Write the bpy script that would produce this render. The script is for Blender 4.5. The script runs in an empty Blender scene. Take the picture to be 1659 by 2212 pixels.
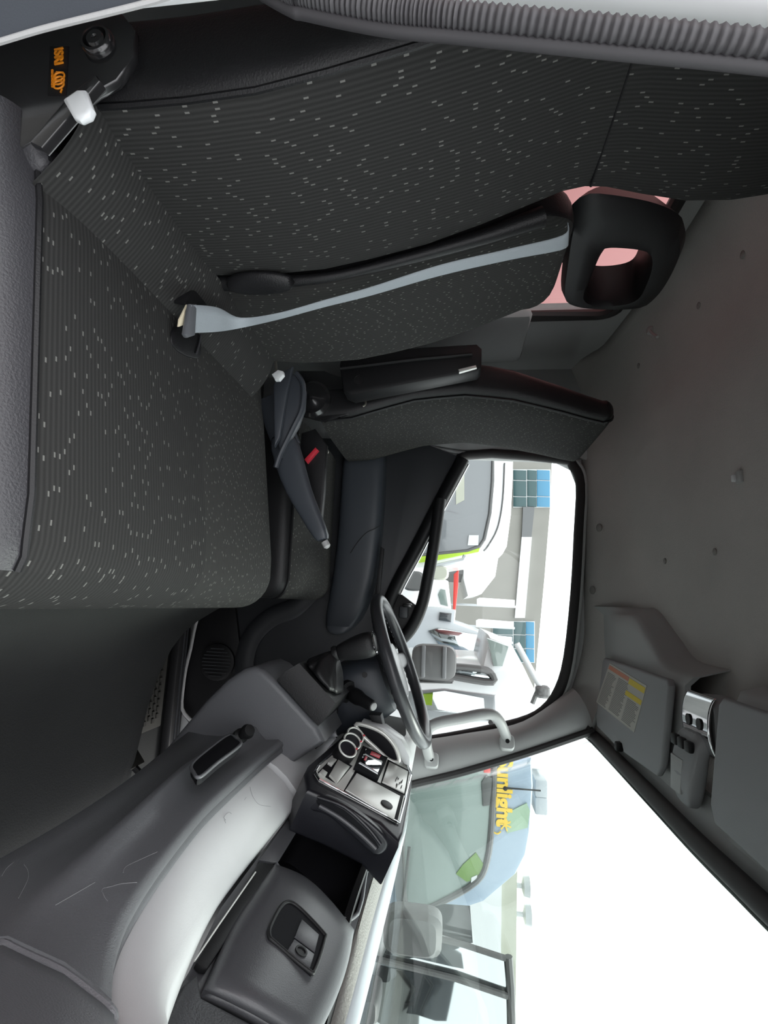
import bpy, bmesh, math, random
from mathutils import Vector as Ve, Matrix
from mathutils.geometry import tessellate_polygon
random.seed(4)
S = bpy.context.scene
C = S.collection
# ------------------------------------------------------------------ camera
# vehicle axes: X forward, Y towards the driver's door, Z up (ground = 0); the photo is a landscape shot turned on its side
F_PX = 1150.0
YAW, PITCH, ROLL = math.radians(9.811), math.radians(7.534), math.radians(1.3)
CAM = Ve((0, 0, 2.25))
FW = Ve((-math.sin(YAW)*math.cos(PITCH), math.cos(YAW)*math.cos(PITCH), -math.sin(PITCH)))
R0 = FW.cross(Ve((0, 0, 1))).normalized(); U0 = R0.cross(FW)
RT = R0*math.cos(ROLL)+U0*math.sin(ROLL); UP = -R0*math.sin(ROLL)+U0*math.cos(ROLL)
cam = bpy.data.objects.new('camera', bpy.data.cameras.new('camera')); C.objects.link(cam); S.camera = cam
# picture right = vehicle up, picture down = vehicle forward
cx, cy, cz = UP, -RT, -FW
cam.matrix_world = Matrix(((cx.x, cy.x, cz.x, CAM.x), (cx.y, cy.y, cz.y, CAM.y), (cx.z, cy.z, cz.z, CAM.z), (0, 0, 0, 1)))
cam.data.sensor_fit = 'VERTICAL'; cam.data.sensor_height = 36.0; cam.data.lens = 36.0*F_PX/2212.0
cam.data.clip_start = 0.02; cam.data.clip_end = 400
# ------------------------------------------------------------------ light
w = bpy.data.worlds.new('sky'); S.world = w; w.use_nodes = True
wn = w.node_tree.nodes; wn['Background'].inputs[0].default_value = (0.97, 0.975, 1.0, 1); wn['Background'].inputs[1].default_value = 3.4
sun = bpy.data.objects.new('sun', bpy.data.lights.new('sun', 'SUN')); C.objects.link(sun)
sun.data.energy = 4.0; sun.data.angle = math.radians(25); sun.data.color = (1, .97, .92)
sun.rotation_euler = Ve((-0.55, -0.25, -1.0)).to_track_quat('-Z', 'Y').to_euler()
S.view_settings.view_transform = 'Standard'; S.view_settings.look = 'None'
S.view_settings.exposure = 0.0; S.view_settings.gamma = 1.0; S.view_settings.use_curve_mapping = False

# ------------------------------------------------------------------ helpers
def P(x, y, **k):
    """measured picture point (1659x2212) on a plane X=, Y= or Z= -> metres"""
    d = RT*((y-1106)/F_PX) + UP*((x-829.5)/F_PX) + FW
    a, v = next(iter(k.items())); i = 'XYZ'.index(a)
    return CAM + d*((v-CAM[i])/d[i])
def PP(pts, **k): return [P(x, y, **k) for x, y in pts]

def lerp(a, b, t): return a+(b-a)*t
def spline(pts, n=8, close=False):
    pts = [Ve(p) for p in pts]; out = []; m = len(pts)
    rng = range(m) if close else range(m-1)
    for i in rng:
        if close: p0, p1, p2, p3 = pts[i-1], pts[i], pts[(i+1) % m], pts[(i+2) % m]
        else: p0, p1, p2, p3 = pts[max(i-1, 0)], pts[i], pts[i+1], pts[min(i+2, m-1)]
        for j in range(n):
            t = j/n
            out.append(.5*((2*p1)+(p2-p0)*t+(2*p0-5*p1+4*p2-p3)*t*t+(3*p1-p0-3*p2+p3)*t**3))
    if not close: out.append(pts[-1])
    return out

class MB:
    def __init__(s): s.v = []; s.f = []; s.uv = {}
    def add(s, V, Fc, uv=None):
        o = len(s.v); s.v += [tuple(p) for p in V]
        for i, p in enumerate(uv or []): s.uv[o+i] = p
        s.f += [tuple(o+i for i in f) for f in Fc]; return s
    def bm(s, b):
        b.verts.index_update(); return s.add([v.co for v in b.verts], [[v.index for v in f.verts] for f in b.faces])
    def box(s, c, size, r=0, rot=None, seg=2):
        b = bmesh.new(); bmesh.ops.create_cube(b, size=1)
        for v in b.verts: v.co = Ve((v.co.x*size[0], v.co.y*size[1], v.co.z*size[2]))
        if r: bmesh.ops.bevel(b, geom=b.edges[:], offset=min(r, min(size)*.49), segments=seg, affect='EDGES', profile=.5)
        M = Matrix.Translation(Ve(c)) @ (rot.to_4x4() if rot else Matrix())
        b.transform(M); s.bm(b); b.free(); return s
    def poly(s, pts, vec, r=0, seg=2):
        """3-D polygon outline extruded by vec, edges rounded by r"""
        b = bmesh.new(); vec = Ve(vec)
        v0 = [b.verts.new(Ve(p)) for p in pts]; v1 = [b.verts.new(Ve(p)+vec) for p in pts]
        n = len(pts); b.faces.new(v0); b.faces.new(v1[::-1])
        for i in range(n): b.faces.new((v0[i], v1[i], v1[(i+1) % n], v0[(i+1) % n]))
        bmesh.ops.recalc_face_normals(b, faces=b.faces[:])
        if r:
            cap = [e for e in b.edges if (e.verts[0] in v0) == (e.verts[1] in v0)]
            bmesh.ops.bevel(b, geom=cap, offset=r, segments=seg, affect='EDGES', profile=.5)
        s.bm(b); b.free(); return s
    def tube(s, pts, r, n=10, close=False, flat=1.0, up=None, sub=0):
        pts = spline(pts, sub, close) if sub else [Ve(p) for p in pts]
        m = len(pts); R = r if callable(r) else (lambda t: r)
        V = []; prev = Ve(up) if up else None
        for i, p in enumerate(pts):
            a = pts[i-1] if (i or close) else p; c2 = pts[(i+1) % m] if (i < m-1 or close) else p
            t = (c2-a).normalized()
            if prev is None: prev = t.orthogonal()
            nn = (prev-t*prev.dot(t)).normalized(); bb = t.cross(nn); prev = nn if not up else Ve(up)
            rr = R(i/max(1, m-1))
            for j in range(n):
                an = 2*math.pi*j/n; V.append(p+nn*(rr*math.cos(an)*flat)+bb*(rr*math.sin(an)))
        Fc = []
        for i in range(m if close else m-1):
            i2 = (i+1) % m
            for j in range(n): Fc.append((i*n+j, i*n+(j+1) % n, i2*n+(j+1) % n, i2*n+j))
        if not close: Fc += [tuple(range(n))[::-1], tuple(range((m-1)*n, m*n))]
        return s.add(V, Fc)
    def lathe(s, prof, c, axis, n=24):
        axis = Ve(axis).normalized(); a = axis.orthogonal().normalized(); b = axis.cross(a); c = Ve(c); V = []; m = len(prof)
        for r, h in prof:
            for j in range(n):
                an = 2*math.pi*j/n; V.append(c+axis*h+(a*math.cos(an)+b*math.sin(an))*r)
        Fc = [(i*n+j, i*n+(j+1) % n, (i+1)*n+(j+1) % n, (i+1)*n+j) for i in range(m-1) for j in range(n)]
        Fc += [tuple(range(n))[::-1], tuple(range((m-1)*n, m*n))]
        return s.add(V, Fc)
    def grid(s, rows, uv=None):
        n = len(rows[0]); V = [p for r in rows for p in r]
        Fc = [(i*n+j, i*n+j+1, (i+1)*n+j+1, (i+1)*n+j) for i in range(len(rows)-1) for j in range(n-1)]
        return s.add(V, Fc, [u for r in uv for u in r] if uv else None)
    def shell(s, rows, vec):
        """grid with real thickness vec"""
        n = len(rows[0]); m = len(rows); vec = Ve(vec); V = [Ve(p) for r in rows for p in r]; k = len(V); V += [p+vec for p in V]
        Fc = []
        for i in range(m-1):
            for j in range(n-1):
                q = (i*n+j, i*n+j+1, (i+1)*n+j+1, (i+1)*n+j); Fc += [q, tuple(x+k for x in q[::-1])]
        bd = [j for j in range(n)]+[i*n+n-1 for i in range(1, m)]+[(m-1)*n+j for j in range(n-2, -1, -1)]+[i*n for i in range(m-2, 0, -1)]
        for a, b in zip(bd, bd[1:]+bd[:1]): Fc.append((b, a, a+k, b+k))
        return s.add(V, Fc)
    def loft(s, rings, caps=True):
        n = len(rings[0]); V = [p for r in rings for p in r]; m = len(rings)
        Fc = [(i*n+j, i*n+(j+1) % n, (i+1)*n+(j+1) % n, (i+1)*n+j) for i in range(m-1) for j in range(n)]
        if caps: Fc += [tuple(range(n))[::-1], tuple(range((m-1)*n, m*n))]
        return s.add(V, Fc)
    def holed(s, outer, inner, vec):
        """plate with a hole, outline loops in 3-D, thickness vec"""
        o = [Ve(p) for p in outer]; i = [Ve(p) for p in inner]; vec = Ve(vec); al = o+i; k = len(al)
        tr = tessellate_polygon([o, i]); V = al+[p+vec for p in al]; Fc = []
        for t in tr: Fc += [tuple(t), tuple(x+k for x in t[::-1])]
        for loop in (range(len(o)), range(len(o), k)):
            L = list(loop)
            for a, b in zip(L, L[1:]+L[:1]): Fc.append((a, b, b+k, a+k))
        return s.add(V, Fc)

def ring(c, a, b, n=32, e=4.0, e2=None):
    c, a, b = Ve(c), Ve(a), Ve(b); out = []
    for j in range(n):
        t = 2*math.pi*j/n; ct, st = math.cos(t), math.sin(t); ee = e2 if (e2 and st < 0) else e
        out.append(c+a*(math.copysign(abs(ct)**(2/ee), ct))+b*(math.copysign(abs(st)**(2/ee), st)))
    return out

def obj(name, mb, mat, parent=None, smooth=38, sub=0, label=None, kind=None):
    me = bpy.data.meshes.new(name); me.from_pydata(mb.v, [], mb.f)
    if mb.uv:
        ul = me.uv_layers.new(name='UVMap')
        for lp in me.loops: ul.data[lp.index].uv = mb.uv.get(lp.vertex_index, (0, 0))
    b = bmesh.new(); b.from_mesh(me); bmesh.ops.recalc_face_normals(b, faces=b.faces[:]); b.to_mesh(me); b.free()
    me.materials.append(mat)
    me.polygons.foreach_set('use_smooth', [True]*len(me.polygons))
    if smooth < 180: me.set_sharp_from_angle(angle=math.radians(smooth))
    o = bpy.data.objects.new(name, me); C.objects.link(o)
    if parent: par(o, parent)
    if sub:
        m = o.modifiers.new('sub', 'SUBSURF'); m.levels = m.render_levels = sub
    if label: o['label'] = label
    if kind: o['kind'] = kind
    return o
def par(o, p):
    o.parent = p
    loc = Ve((0, 0, 0)); q = p
    while q: loc += q.location+q.matrix_parent_inverse.translation; q = q.parent
    o.matrix_parent_inverse = Matrix.Translation(-loc)
def thing(name, label, cat, loc, group=None, kind=None):
    o = bpy.data.objects.new(name, None); C.objects.link(o); o.location = loc; o.empty_display_size = .05
    o['label'] = label; o['category'] = cat
    if group: o['group'] = group
    if kind: o['kind'] = kind
    return o
def tag(o, label, cat, group=None, kind=None):
    o['label'] = label; o['category'] = cat
    if group: o['group'] = group
    if kind: o['kind'] = kind
    return o
def copy_tree(o, off, parent=None):
    c = o.copy(); C.objects.link(c)
    if parent: c.parent = parent
    else: c.location = o.location+Ve(off)
    for ch in list(o.children): copy_tree(ch, off, c)
    return c

# ------------------------------------------------------------------ materials
def mat(name, col, rough=.5, metal=0, bump=0, bscale=200, var=0, spec=.5, vscale=6, coat=0):
    m = bpy.data.materials.new(name); m.use_nodes = True; nt = m.node_tree; b = nt.nodes['Principled BSDF']
    b.inputs['Base Color'].default_value = (*col, 1); b.inputs['Roughness'].default_value = rough
    b.inputs['Metallic'].default_value = metal; b.inputs['Specular IOR Level'].default_value = spec
    if coat: b.inputs['Coat Weight'].default_value = coat; b.inputs['Coat Roughness'].default_value = .12
    tc = nt.nodes.new('ShaderNodeTexCoord')
    if bump:
        n = nt.nodes.new('ShaderNodeTexNoise'); n.inputs['Scale'].default_value = bscale; n.inputs['Detail'].default_value = 3
        nt.links.new(tc.outputs['Object'], n.inputs['Vector'])
        bp = nt.nodes.new('ShaderNodeBump'); bp.inputs['Strength'].default_value = bump; bp.inputs['Distance'].default_value = .002
        nt.links.new(n.outputs['Fac'], bp.inputs['Height']); nt.links.new(bp.outputs['Normal'], b.inputs['Normal'])
    if var:
        n = nt.nodes.new('ShaderNodeTexNoise'); n.inputs['Scale'].default_value = vscale; n.inputs['Detail'].default_value = 5
        nt.links.new(tc.outputs['Object'], n.inputs['Vector'])
        mx = nt.nodes.new('ShaderNodeMix'); mx.data_type = 'RGBA'
        mx.inputs[6].default_value = (*[c*(1-var) for c in col], 1); mx.inputs[7].default_value = (*[min(1, c*(1+var)) for c in col], 1)
        nt.links.new(n.outputs['Fac'], mx.inputs[0]); nt.links.new(mx.outputs[2], b.inputs['Base Color'])
    return m

def glass(name, tint, refl=1.0):
    m = bpy.data.materials.new(name); m.use_nodes = True; nt = m.node_tree; nt.nodes.remove(nt.nodes['Principled BSDF'])
    out = nt.nodes['Material Output']; t = nt.nodes.new('ShaderNodeBsdfTransparent'); t.inputs[0].default_value = (*tint, 1)
    g = nt.nodes.new('ShaderNodeBsdfGlossy'); g.inputs['Roughness'].default_value = .01
    fr = nt.nodes.new('ShaderNodeLayerWeight'); pw = nt.nodes.new('ShaderNodeMath'); pw.operation = 'POWER'; pw.inputs[1].default_value = 4
    mu = nt.nodes.new('ShaderNodeMath'); mu.operation = 'MULTIPLY_ADD'; mu.inputs[1].default_value = .7*refl; mu.inputs[2].default_value = .025*refl
    nt.links.new(fr.outputs['Facing'], pw.inputs[0])
    mx = nt.nodes.new('ShaderNodeMixShader')
    nt.links.new(pw.outputs[0], mu.inputs[0]); nt.links.new(mu.outputs[0], mx.inputs[0])
    nt.links.new(t.outputs[0], mx.inputs[1]); nt.links.new(g.outputs[0], mx.inputs[2]); nt.links.new(mx.outputs[0], out.inputs[0])
    return m

def fabric(name, base, rib=.0056, cell=.032, prob=.42, dash=(.17, .17, .16), ribamt=.32):
    m = bpy.data.materials.new(name); m.use_nodes = True; nt = m.node_tree; b = nt.nodes['Principled BSDF']
    b.inputs['Roughness'].default_value = .9; b.inputs['Specular IOR Level'].default_value = .2
    N = nt.nodes.new; L = nt.links.new
    def mth(op, a, c=None, d=None):
        n = N('ShaderNodeMath'); n.operation = op
        for i, q in enumerate((a, c, d)):
            if q is None: continue
            if isinstance(q, (int, float)): n.inputs[i].default_value = q
            else: L(q, n.inputs[i])
        return n.outputs[0]
    uv = N('ShaderNodeUVMap'); sp = N('ShaderNodeSeparateXYZ'); L(uv.outputs[0], sp.inputs[0])
    ru = mth('DIVIDE', sp.outputs[0], rib); row = mth('FLOOR', ru); fu = mth('FRACT', ru)
    w1 = N('ShaderNodeTexWhiteNoise'); w1.noise_dimensions = '1D'; L(row, w1.inputs['W'])
    av = mth('ADD', mth('DIVIDE', sp.outputs[1], cell), mth('MULTIPLY', mth('FLOOR', mth('MULTIPLY', w1.outputs[0], 5)), .2))
    ce = mth('FLOOR', av); fv = mth('FRACT', av)
    cb = N('ShaderNodeCombineXYZ'); L(row, cb.inputs[0]); L(ce, cb.inputs[1])
    w2 = N('ShaderNodeTexWhiteNoise'); w2.noise_dimensions = '2D'; L(cb.outputs[0], w2.inputs['Vector'])
    pres = mth('LESS_THAN', w2.outputs[0], prob)
    band = mth('MULTIPLY', mth('LESS_THAN', mth('ABSOLUTE', mth('SUBTRACT', fu, .5)), .16), mth('LESS_THAN', mth('ABSOLUTE', mth('SUBTRACT', fv, .5)), .08))
    mask = mth('MULTIPLY', pres, band)
    hgt = mth('MULTIPLY', mth('ADD', mth('SINE', mth('MULTIPLY', ru, 2*math.pi)), 1), .5)
    wv = N('ShaderNodeTexNoise'); wv.inputs['Scale'].default_value = 900; L(uv.outputs[0], wv.inputs['Vector'])
    dk = N('ShaderNodeMix'); dk.data_type = 'RGBA'
    dk.inputs[6].default_value = (*[c*(1-ribamt) for c in base], 1); dk.inputs[7].default_value = (*[c*(1+ribamt) for c in base], 1)
    L(mth('ADD', mth('MULTIPLY', hgt, .65), mth('MULTIPLY', wv.outputs['Fac'], .35)), dk.inputs[0])
    mx = N('ShaderNodeMix'); mx.data_type = 'RGBA'; mx.inputs[7].default_value = (*dash, 1)
    L(mth('MULTIPLY', mask, .8), mx.inputs[0]); L(dk.outputs[2], mx.inputs[6]); L(mx.outputs[2], b.inputs['Base Color'])
    bp = N('ShaderNodeBump'); bp.inputs['Strength'].default_value = .35; bp.inputs['Distance'].default_value = .0012
    L(hgt, bp.inputs['Height']); L(bp.outputs['Normal'], b.inputs['Normal'])
    return m

m_fab = fabric('ribbed_seat_fabric', (.024, .024, .0235))
m_fab2 = fabric('plain_seat_fabric', (.028, .028, .027), rib=.0048, cell=.020, prob=.50, ribamt=.12, dash=(.16, .16, .15))
m_leath = mat('black_vinyl', (.009, .009, .010), .42, bump=.25, bscale=500, spec=.32)
m_leathg = mat('charcoal_vinyl', (.032, .032, .036), .45, bump=.4, bscale=420)
m_blk = mat('black_plastic', (.008, .008, .009), .5, bump=.1, bscale=600, spec=.35)
m_bez = mat('black_bezel', (.014, .014, .018), .32, bump=.1, bscale=600)
m_liner = mat('black_liner', (.005, .005, .007), .7, spec=.2)
m_navy = mat('navy_grey_plastic', (.026, .031, .040), .42, bump=.1, bscale=700)
m_gloss = mat('black_gloss_metal', (.012, .012, .013), .2, coat=.5)
m_bluegrey = mat('blue_grey_plastic', (.042, .048, .058), .42, bump=.1, bscale=700)
m_doortrim = mat('door_plastic', (.030, .032, .036), .5, bump=.1, bscale=700)
m_dash = mat('grey_dash_plastic', (.112, .114, .123), .38, bump=.25, bscale=600, var=.08)
m_dashl = mat('light_grey_dash_plastic', (.60, .605, .615), .36, bump=.12, bscale=700, var=.06, vscale=9)
m_dashtop = mat('dash_top_plastic', (.30, .29, .27), .6, bump=.8, bscale=260)
m_glove = mat('dark_grey_dash_plastic', (.062, .062, .068), .33, bump=.12, bscale=700)
m_head = mat('headliner_felt', (.44, .425, .41), .95, bump=.5, bscale=380, var=.12, vscale=5, spec=.1)
m_trim = mat('grey_trim', (.36, .37, .37), .6, bump=.15, bscale=500)
m_pillar = mat('pillar_trim', (.36, .36, .36), .5, bump=.15, bscale=500)
m_visor = mat('visor_vinyl', (.25, .255, .265), .55, bump=.15, bscale=500)
m_silver = mat('silver_plastic', (.68, .68, .65), .32, metal=.35)
m_chrome = mat('chrome', (.75, .76, .78), .06, metal=1)
m_rub = mat('rubber', (.020, .018, .019), .6)
m_strip = mat('ribbed_rubber', (.042, .040, .044), .55)
m_white = mat('white_plastic', (.62, .64, .65), .35)
m_red = mat('red_plastic', (.55, .03, .05), .35)
m_orange = mat('orange_print', (.85, .28, .01), .5)
m_belt = mat('grey_webbing', (.30, .335, .36), .7, bump=.3, bscale=900)
m_beltd = mat('grey_belt_tongue', (.10, .105, .115), .4)
m_steel = mat('steel', (.45, .43, .38), .3, metal=.9)
m_cream = mat('cream_plastic', (.75, .68, .5), .4)
m_carpet = mat('floor_carpet', (.022, .023, .023), .9, bump=.5, bscale=300, var=.25, vscale=4, spec=.15)
m_mat = mat('floor_mat_rubber', (.026, .025, .021), .8, var=.3, vscale=12)
m_paint = mat('white_paint', (.80, .81, .82), .25, coat=.6)
m_asph = mat('asphalt', (.10, .10, .095), .9, bump=.5, bscale=30, var=.25, vscale=3)
m_clear = glass('window_glass', (.93, .96, .95), .6)
m_tint = glass('tinted_glass', (.86, .91, .89), 1.0)
m_redpan = mat('red_painted_panel', (.26, .085, .085), .5)
m_paper = mat('sticker_paper', (.42, .41, .38), .7)
m_print = mat('grey_print', (.16, .16, .16), .7)
m_orangep = mat('orange_label_print', (.50, .20, .13), .7)
m_yellowp = mat('yellow_label_print', (.62, .48, .05), .7)
m_wheel = mat('steering_wheel_rubber', (.035, .036, .04), .3, bump=.1, bscale=500)

# =================================================================== THE CAB SHELL
YN, YF = .36, 1.82          # near door opening plane, far door plane
floor_mb = MB().box((-.1, 1.09, 1.29), (1.6, 1.56, .06))
tag(obj('floor', floor_mb, m_carpet), 'dark carpeted cab floor', 'floor', kind='structure')
# engine hump under and ahead of the bench
hump = [ring((x, 1.02, 1.32+h/2), (0, .40, 0), (0, 0, h/2), 28, 5) for x, h in ((-.82, .42), (-.5, .42), (-.06, .42), (.0, .40), (.045, .32), (.09, .24), (.2, .17), (.4, .13), (.6, .12))]
tag(obj('trim_1', MB().loft(hump), m_carpet, sub=1), 'dark carpeted engine cover under the passenger bench', 'engine cover', kind='structure')
# headliner, slightly domed
def head_z(x, y):
    s = (y-1.09)/.74; e = abs(s)
    z = 2.815-.055*s*s
    if e > .80: z -= .10*((e-.80)/.2)**2
    if x > .05: z -= .10*((x-.05)/.32)**1.6
    if x < -.62: z -= .06*((-.62-x)/.24)**2
    return z
rows = [[Ve((x, y, head_z(x, y))) for y in [YN+ (1.83-YN)*j/40 for j in range(41)]] for x in [-.87+(.37+.87)*i/36 for i in range(37)]]
tag(obj('ceiling', MB().shell(rows, (0, 0, .03)), m_head, smooth=180), 'grey felt headliner covering the cab roof', 'headliner', kind='structure')
tag(obj('trim_2', MB().poly([(-.93, YN-.02, 2.88), (.38, YN-.02, 2.88), (.38, 1.88, 2.88), (-.93, 1.88, 2.88)], (0, 0, .02)), m_paint), 'white painted outer roof skin', 'roof', kind='structure')
# rear wall with window opening
XW = -.86
wo = [(XW, YN, 1.3), (XW, 1.86, 1.3), (XW, 1.86, 2.84), (XW, YN, 2.84)]
def rrect(y0, y1, z0, z1, r, x, n=5):
    out = []
    for (yc, zc, a0) in ((y1-r, z1-r, 0), (y0+r, z1-r, 90), (y0+r, z0+r, 180), (y1-r, z0+r, 270)):
        for i in range(n+1):
            a = math.radians(a0+90*i/n); out.append(Ve((x, yc+r*math.cos(a), zc+r*math.sin(a))))
    return out
wi = rrect(.64, 1.50, 2.36, 2.70, .05, XW)
wb = tag(obj('wall_back', MB().holed(wo, wi, (-.04, 0, 0)), m_trim), 'grey plastic rear wall of the cab behind the seats', 'wall', kind='structure')
w1 = tag(obj('window_1', MB().poly(rrect(.645, 1.495, 2.365, 2.695, .05, XW-.02), (-.004, 0, 0)), m_clear), 'rear cab window showing something red outside', 'window', kind='structure')
obj('window_seal', MB().tube(wi, .016, 8, close=True), m_rub, w1)
# corner fillet rear/left
rows = [[Ve((XW+.10*(1-math.cos(a)), 1.84-.10*(1-math.sin(a)) , z)) for a in [math.pi/2*i/8 for i in range(9)]] for z in (1.33, 2.0, 2.74)]
obj('corner_trim', MB().shell(rows, (-.01, .01, 0)), m_trim, wb)
# raised moulding of rear wall seen past the centre backrest
obj('moulding', MB().box((XW+.02, 1.58, 2.2), (.05, .30, .52), .03), m_trim, wb)

# far side wall (driver door aperture trim): plate with the window cut out
wout = PP([(1000, 985), (1205, 992), (1238, 1008), (1254, 1048), (1250, 1150), (1243, 1280), (1228, 1420), (1208, 1490), (1175, 1535), (1120, 1562), (1000, 1588), (900, 1604), (830, 1612), (795, 1560), (806, 1420), (842, 1290), (900, 1175), (950, 1075)], Y=YF)
wl = tag(obj('wall_left', MB().holed([(-.86, YF, 1.3), (.68, YF, 1.3), (.62, YF, 2.02), (.545, YF, 2.13), (.50, YF, 2.25), (.42, YF, 2.50), (.345, YF, 2.68), (.30, YF, 2.80), (-.86, YF, 2.80)], wout, (0, .05, 0)), m_trim),
    'grey side wall trim around the driver door window', 'wall', kind='structure')
win2 = tag(obj('window_2', MB().poly([p+Ve((0, .025, 0)) for p in wout], (0, .004, 0)), m_clear), 'driver door window glass', 'window', kind='structure')
obj('window_seal', MB().tube([p+Ve((0, -.004, 0)) for p in wout], .017, 10, close=True, sub=3), m_rub, win2)
obj('window_seal_lip', MB().tube(PP([(905, 958), (940, 968), (1000, 978), (1100, 980), (1212, 981), (1250, 1000), (1266, 1045), (1262, 1150), (1255, 1280), (1240, 1425), (1220, 1500), (1185, 1548), (1125, 1576), (1000, 1602), (900, 1618)], Y=YF-.012), .006, 8, sub=4), m_trim, win2)
# B pillar cover on the far side, from shoulder height up
pts = PP([(900, 958), (1000, 972), (1212, 974), (1255, 990), (1283, 1000), (1300, 900), (1300, 740), (900, 740)], Y=YF-.012)
bp_ = tag(obj('trim_3', MB().poly(pts, (0, .03, 0), .006), m_trim), 'grey pillar trim behind the driver door window', 'pillar trim', kind='structure')
obj('screw_cover', MB().lathe([(.008, 0), (.007, .006), (.003, .008)], P(1036, 940, Y=YF-.014), (0, -1, 0), 14), m_pillar, bp_)
# driver A pillar trim
fe = spline([P(x, y, Y=q) for x, y, q in ((860, 1700, 1.70), (897, 1688, 1.70), (1000, 1663, 1.705), (1150, 1618, 1.71), (1282, 1573, 1.72))], 6)
re_ = spline([P(x, y, Y=1.79) for x, y in ((840, 1608), (900, 1600), (1000, 1585), (1130, 1558), (1236, 1486))], 6)
rows = []
for a, b in zip(fe, re_):
    r = []
    for i in range(9):
        t = i/8; p = a.lerp(b, t); p = p+Ve((-.018, -.022, 0))*math.sin(math.pi*t)**.8; r.append(p)
    rows.append(r)
ap = tag(obj('trim_4', MB().shell(rows, (.01, .02, 0)), m_pillar, smooth=60), 'light grey trim on the windscreen pillar at the driver side', 'pillar trim', kind='structure')
obj('pillar_edge_seal', MB().tube([p+Ve((.006, -.002, 0)) for p in fe], .011, 8), m_rub, ap)
# near A pillar (behind the picture's edge)
tag(obj('trim_5', MB().loft([ring(c, (.05, 0, 0), (0, .04, 0), 16, 3) for c in ((.55, .40, 1.6), (.53, .41, 2.12), (.36, .44, 2.70))]), m_pillar), 'light grey trim on the windscreen pillar beside the open passenger door', 'pillar trim', kind='structure')
# windscreen
def scr(y, t):
    s = (y-1.09)/.66
    base = Ve((.625-.085*s*s, y, 2.11)); top = Ve((.375-.02*s*s, y, 2.69-.012*s*s))
    return base.lerp(top, t)+Ve((.02*math.sin(math.pi*t), 0, 0))
rows = [[scr(y, t) for y in [.40+1.335*j/24 for j in range(25)]] for t in [i/10 for i in range(11)]]
ws = tag(obj('window_3', MB().shell(rows, (.004, 0, .002)), m_tint, smooth=180), 'large curved windscreen', 'windscreen', kind='structure')
hd = spline(PP([(1262, 1566), (1285, 1583)], Y=1.72)+PP([(1400, 1697), (1500, 1797), (1600, 1890), (1690, 1972), (1800, 2060)], Z=2.675)+[Ve((.355, .55, 2.672)), Ve((.345, .43, 2.668))], 6)
obj('header_seal', MB().tube([p+Ve((.012, 0, .0)) for p in hd], .017, 10), m_rub, ws)
obj('header_panel', MB().shell([[p+Ve((.012, 0, .012)), p+Ve((-.004, 0, .022)), p+Ve((-.025, 0, .030)), p+Ve((-.05, 0, .040))] for p in hd], (0, 0, .01)), m_trim, ws, smooth=60)
obj('glass_edge', MB().tube([p+Ve((.030, 0, -.008)) for p in hd], .0025, 6), m_blk, ws)
# near door frame: rear pillar of the open passenger door, with ribbed weatherstrip
sl = spline([(-.60, .33, 1.90), (-.54, .33, 2.02), (-.478, .33, 2.105), (-.468, .33, 2.125), (-.446, .33, 2.188), (-.432, .33, 2.248), (-.409, .33, 2.346), (-.384, .33, 2.453), (-.35, .33, 2.58), (-.29, .335, 2.66)], 60)
ws2 = tag(obj('trim_6', MB().tube(sl, lambda t: .0088+.0010*math.sin(t*2*math.pi*150), 12, up=(0, -1, 0)), m_strip, smooth=80), 'ribbed grey rubber weatherstrip on the open passenger door frame', 'weatherstrip', kind='structure')
obj('strip_lip', MB().tube([p+Ve((.0075, .008, 0)) for p in sl[::6]], .0055, 10), m_strip, ws2)
bpn = tag(obj('trim_7', MB().poly([(-.49, .345, 1.3), (-.49, .345, 2.14), (-.405, .345, 2.46), (-.32, .345, 2.70), (-.32, .345, 2.84), (-.86, .345, 2.84), (-.86, .345, 1.3)], (0, -.03, 0), .004), m_paint),
    'white painted rear door pillar of the passenger side', 'door pillar', kind='structure')
ct = spline(PP([(-60, 105), (0, 88), (80, 64), (150, 46), (240, 24), (340, -2), (420, -30)], Y=.30), 5)
rows = [[p, p+Ve((-.02, -.012, .006)), p+Ve((-.06, -.018, .01)), p+Ve((-.14, -.012, .02)), p+Ve((-.2, .0, .02))] for p in ct]
obj('lower_cover', MB().shell(rows, (-.006, .002, 0)), m_bluegrey, bpn, smooth=60)
obj('cover_piping', MB().tube([p+Ve((.001, 0, 0)) for p in ct], .0022, 6), m_pillar, bpn)
tag(obj('trim_8', MB().poly([(-.86, .36, 1.3), (-.86, .36, 1.62), (.6, .36, 1.62), (.6, .36, 1.3)], (0, -.03, 0), .004), m_paint), 'white painted sill of the passenger door opening', 'door sill', kind='structure')

# =================================================================== DRIVER DOOR
dr = thing('door_1', 'dark grey driver door panel with armrest and grab loop', 'door', (0, 1.8, 1.3), kind='structure')
outline = [(1003, 990), (950, 1086), (900, 1185), (842, 1300), (808, 1425), (798, 1560), (760, 1700), (420, 1620), (405, 1560), (385, 1535), (388, 1480), (405, 1400), (430, 1310), (440, 1200), (430, 940), (900, 950)]
obj('door_panel', MB().poly(PP(outline, Y=1.795), (0, .03, 0), .006), m_doortrim, dr)
sp_ = PP([(1000, 992), (950, 1085), (900, 1183), (842, 1298), (810, 1425)], Y=1.785)
obj('window_sill', MB().tube(sp_, .026, 12, sub=5, flat=.8), m_blk, dr)
obj('weather_strip', MB().tube([p+Ve((.012, .02, .018)) for p in sp_], .005, 8, sub=5), m_chrome, dr)
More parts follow.
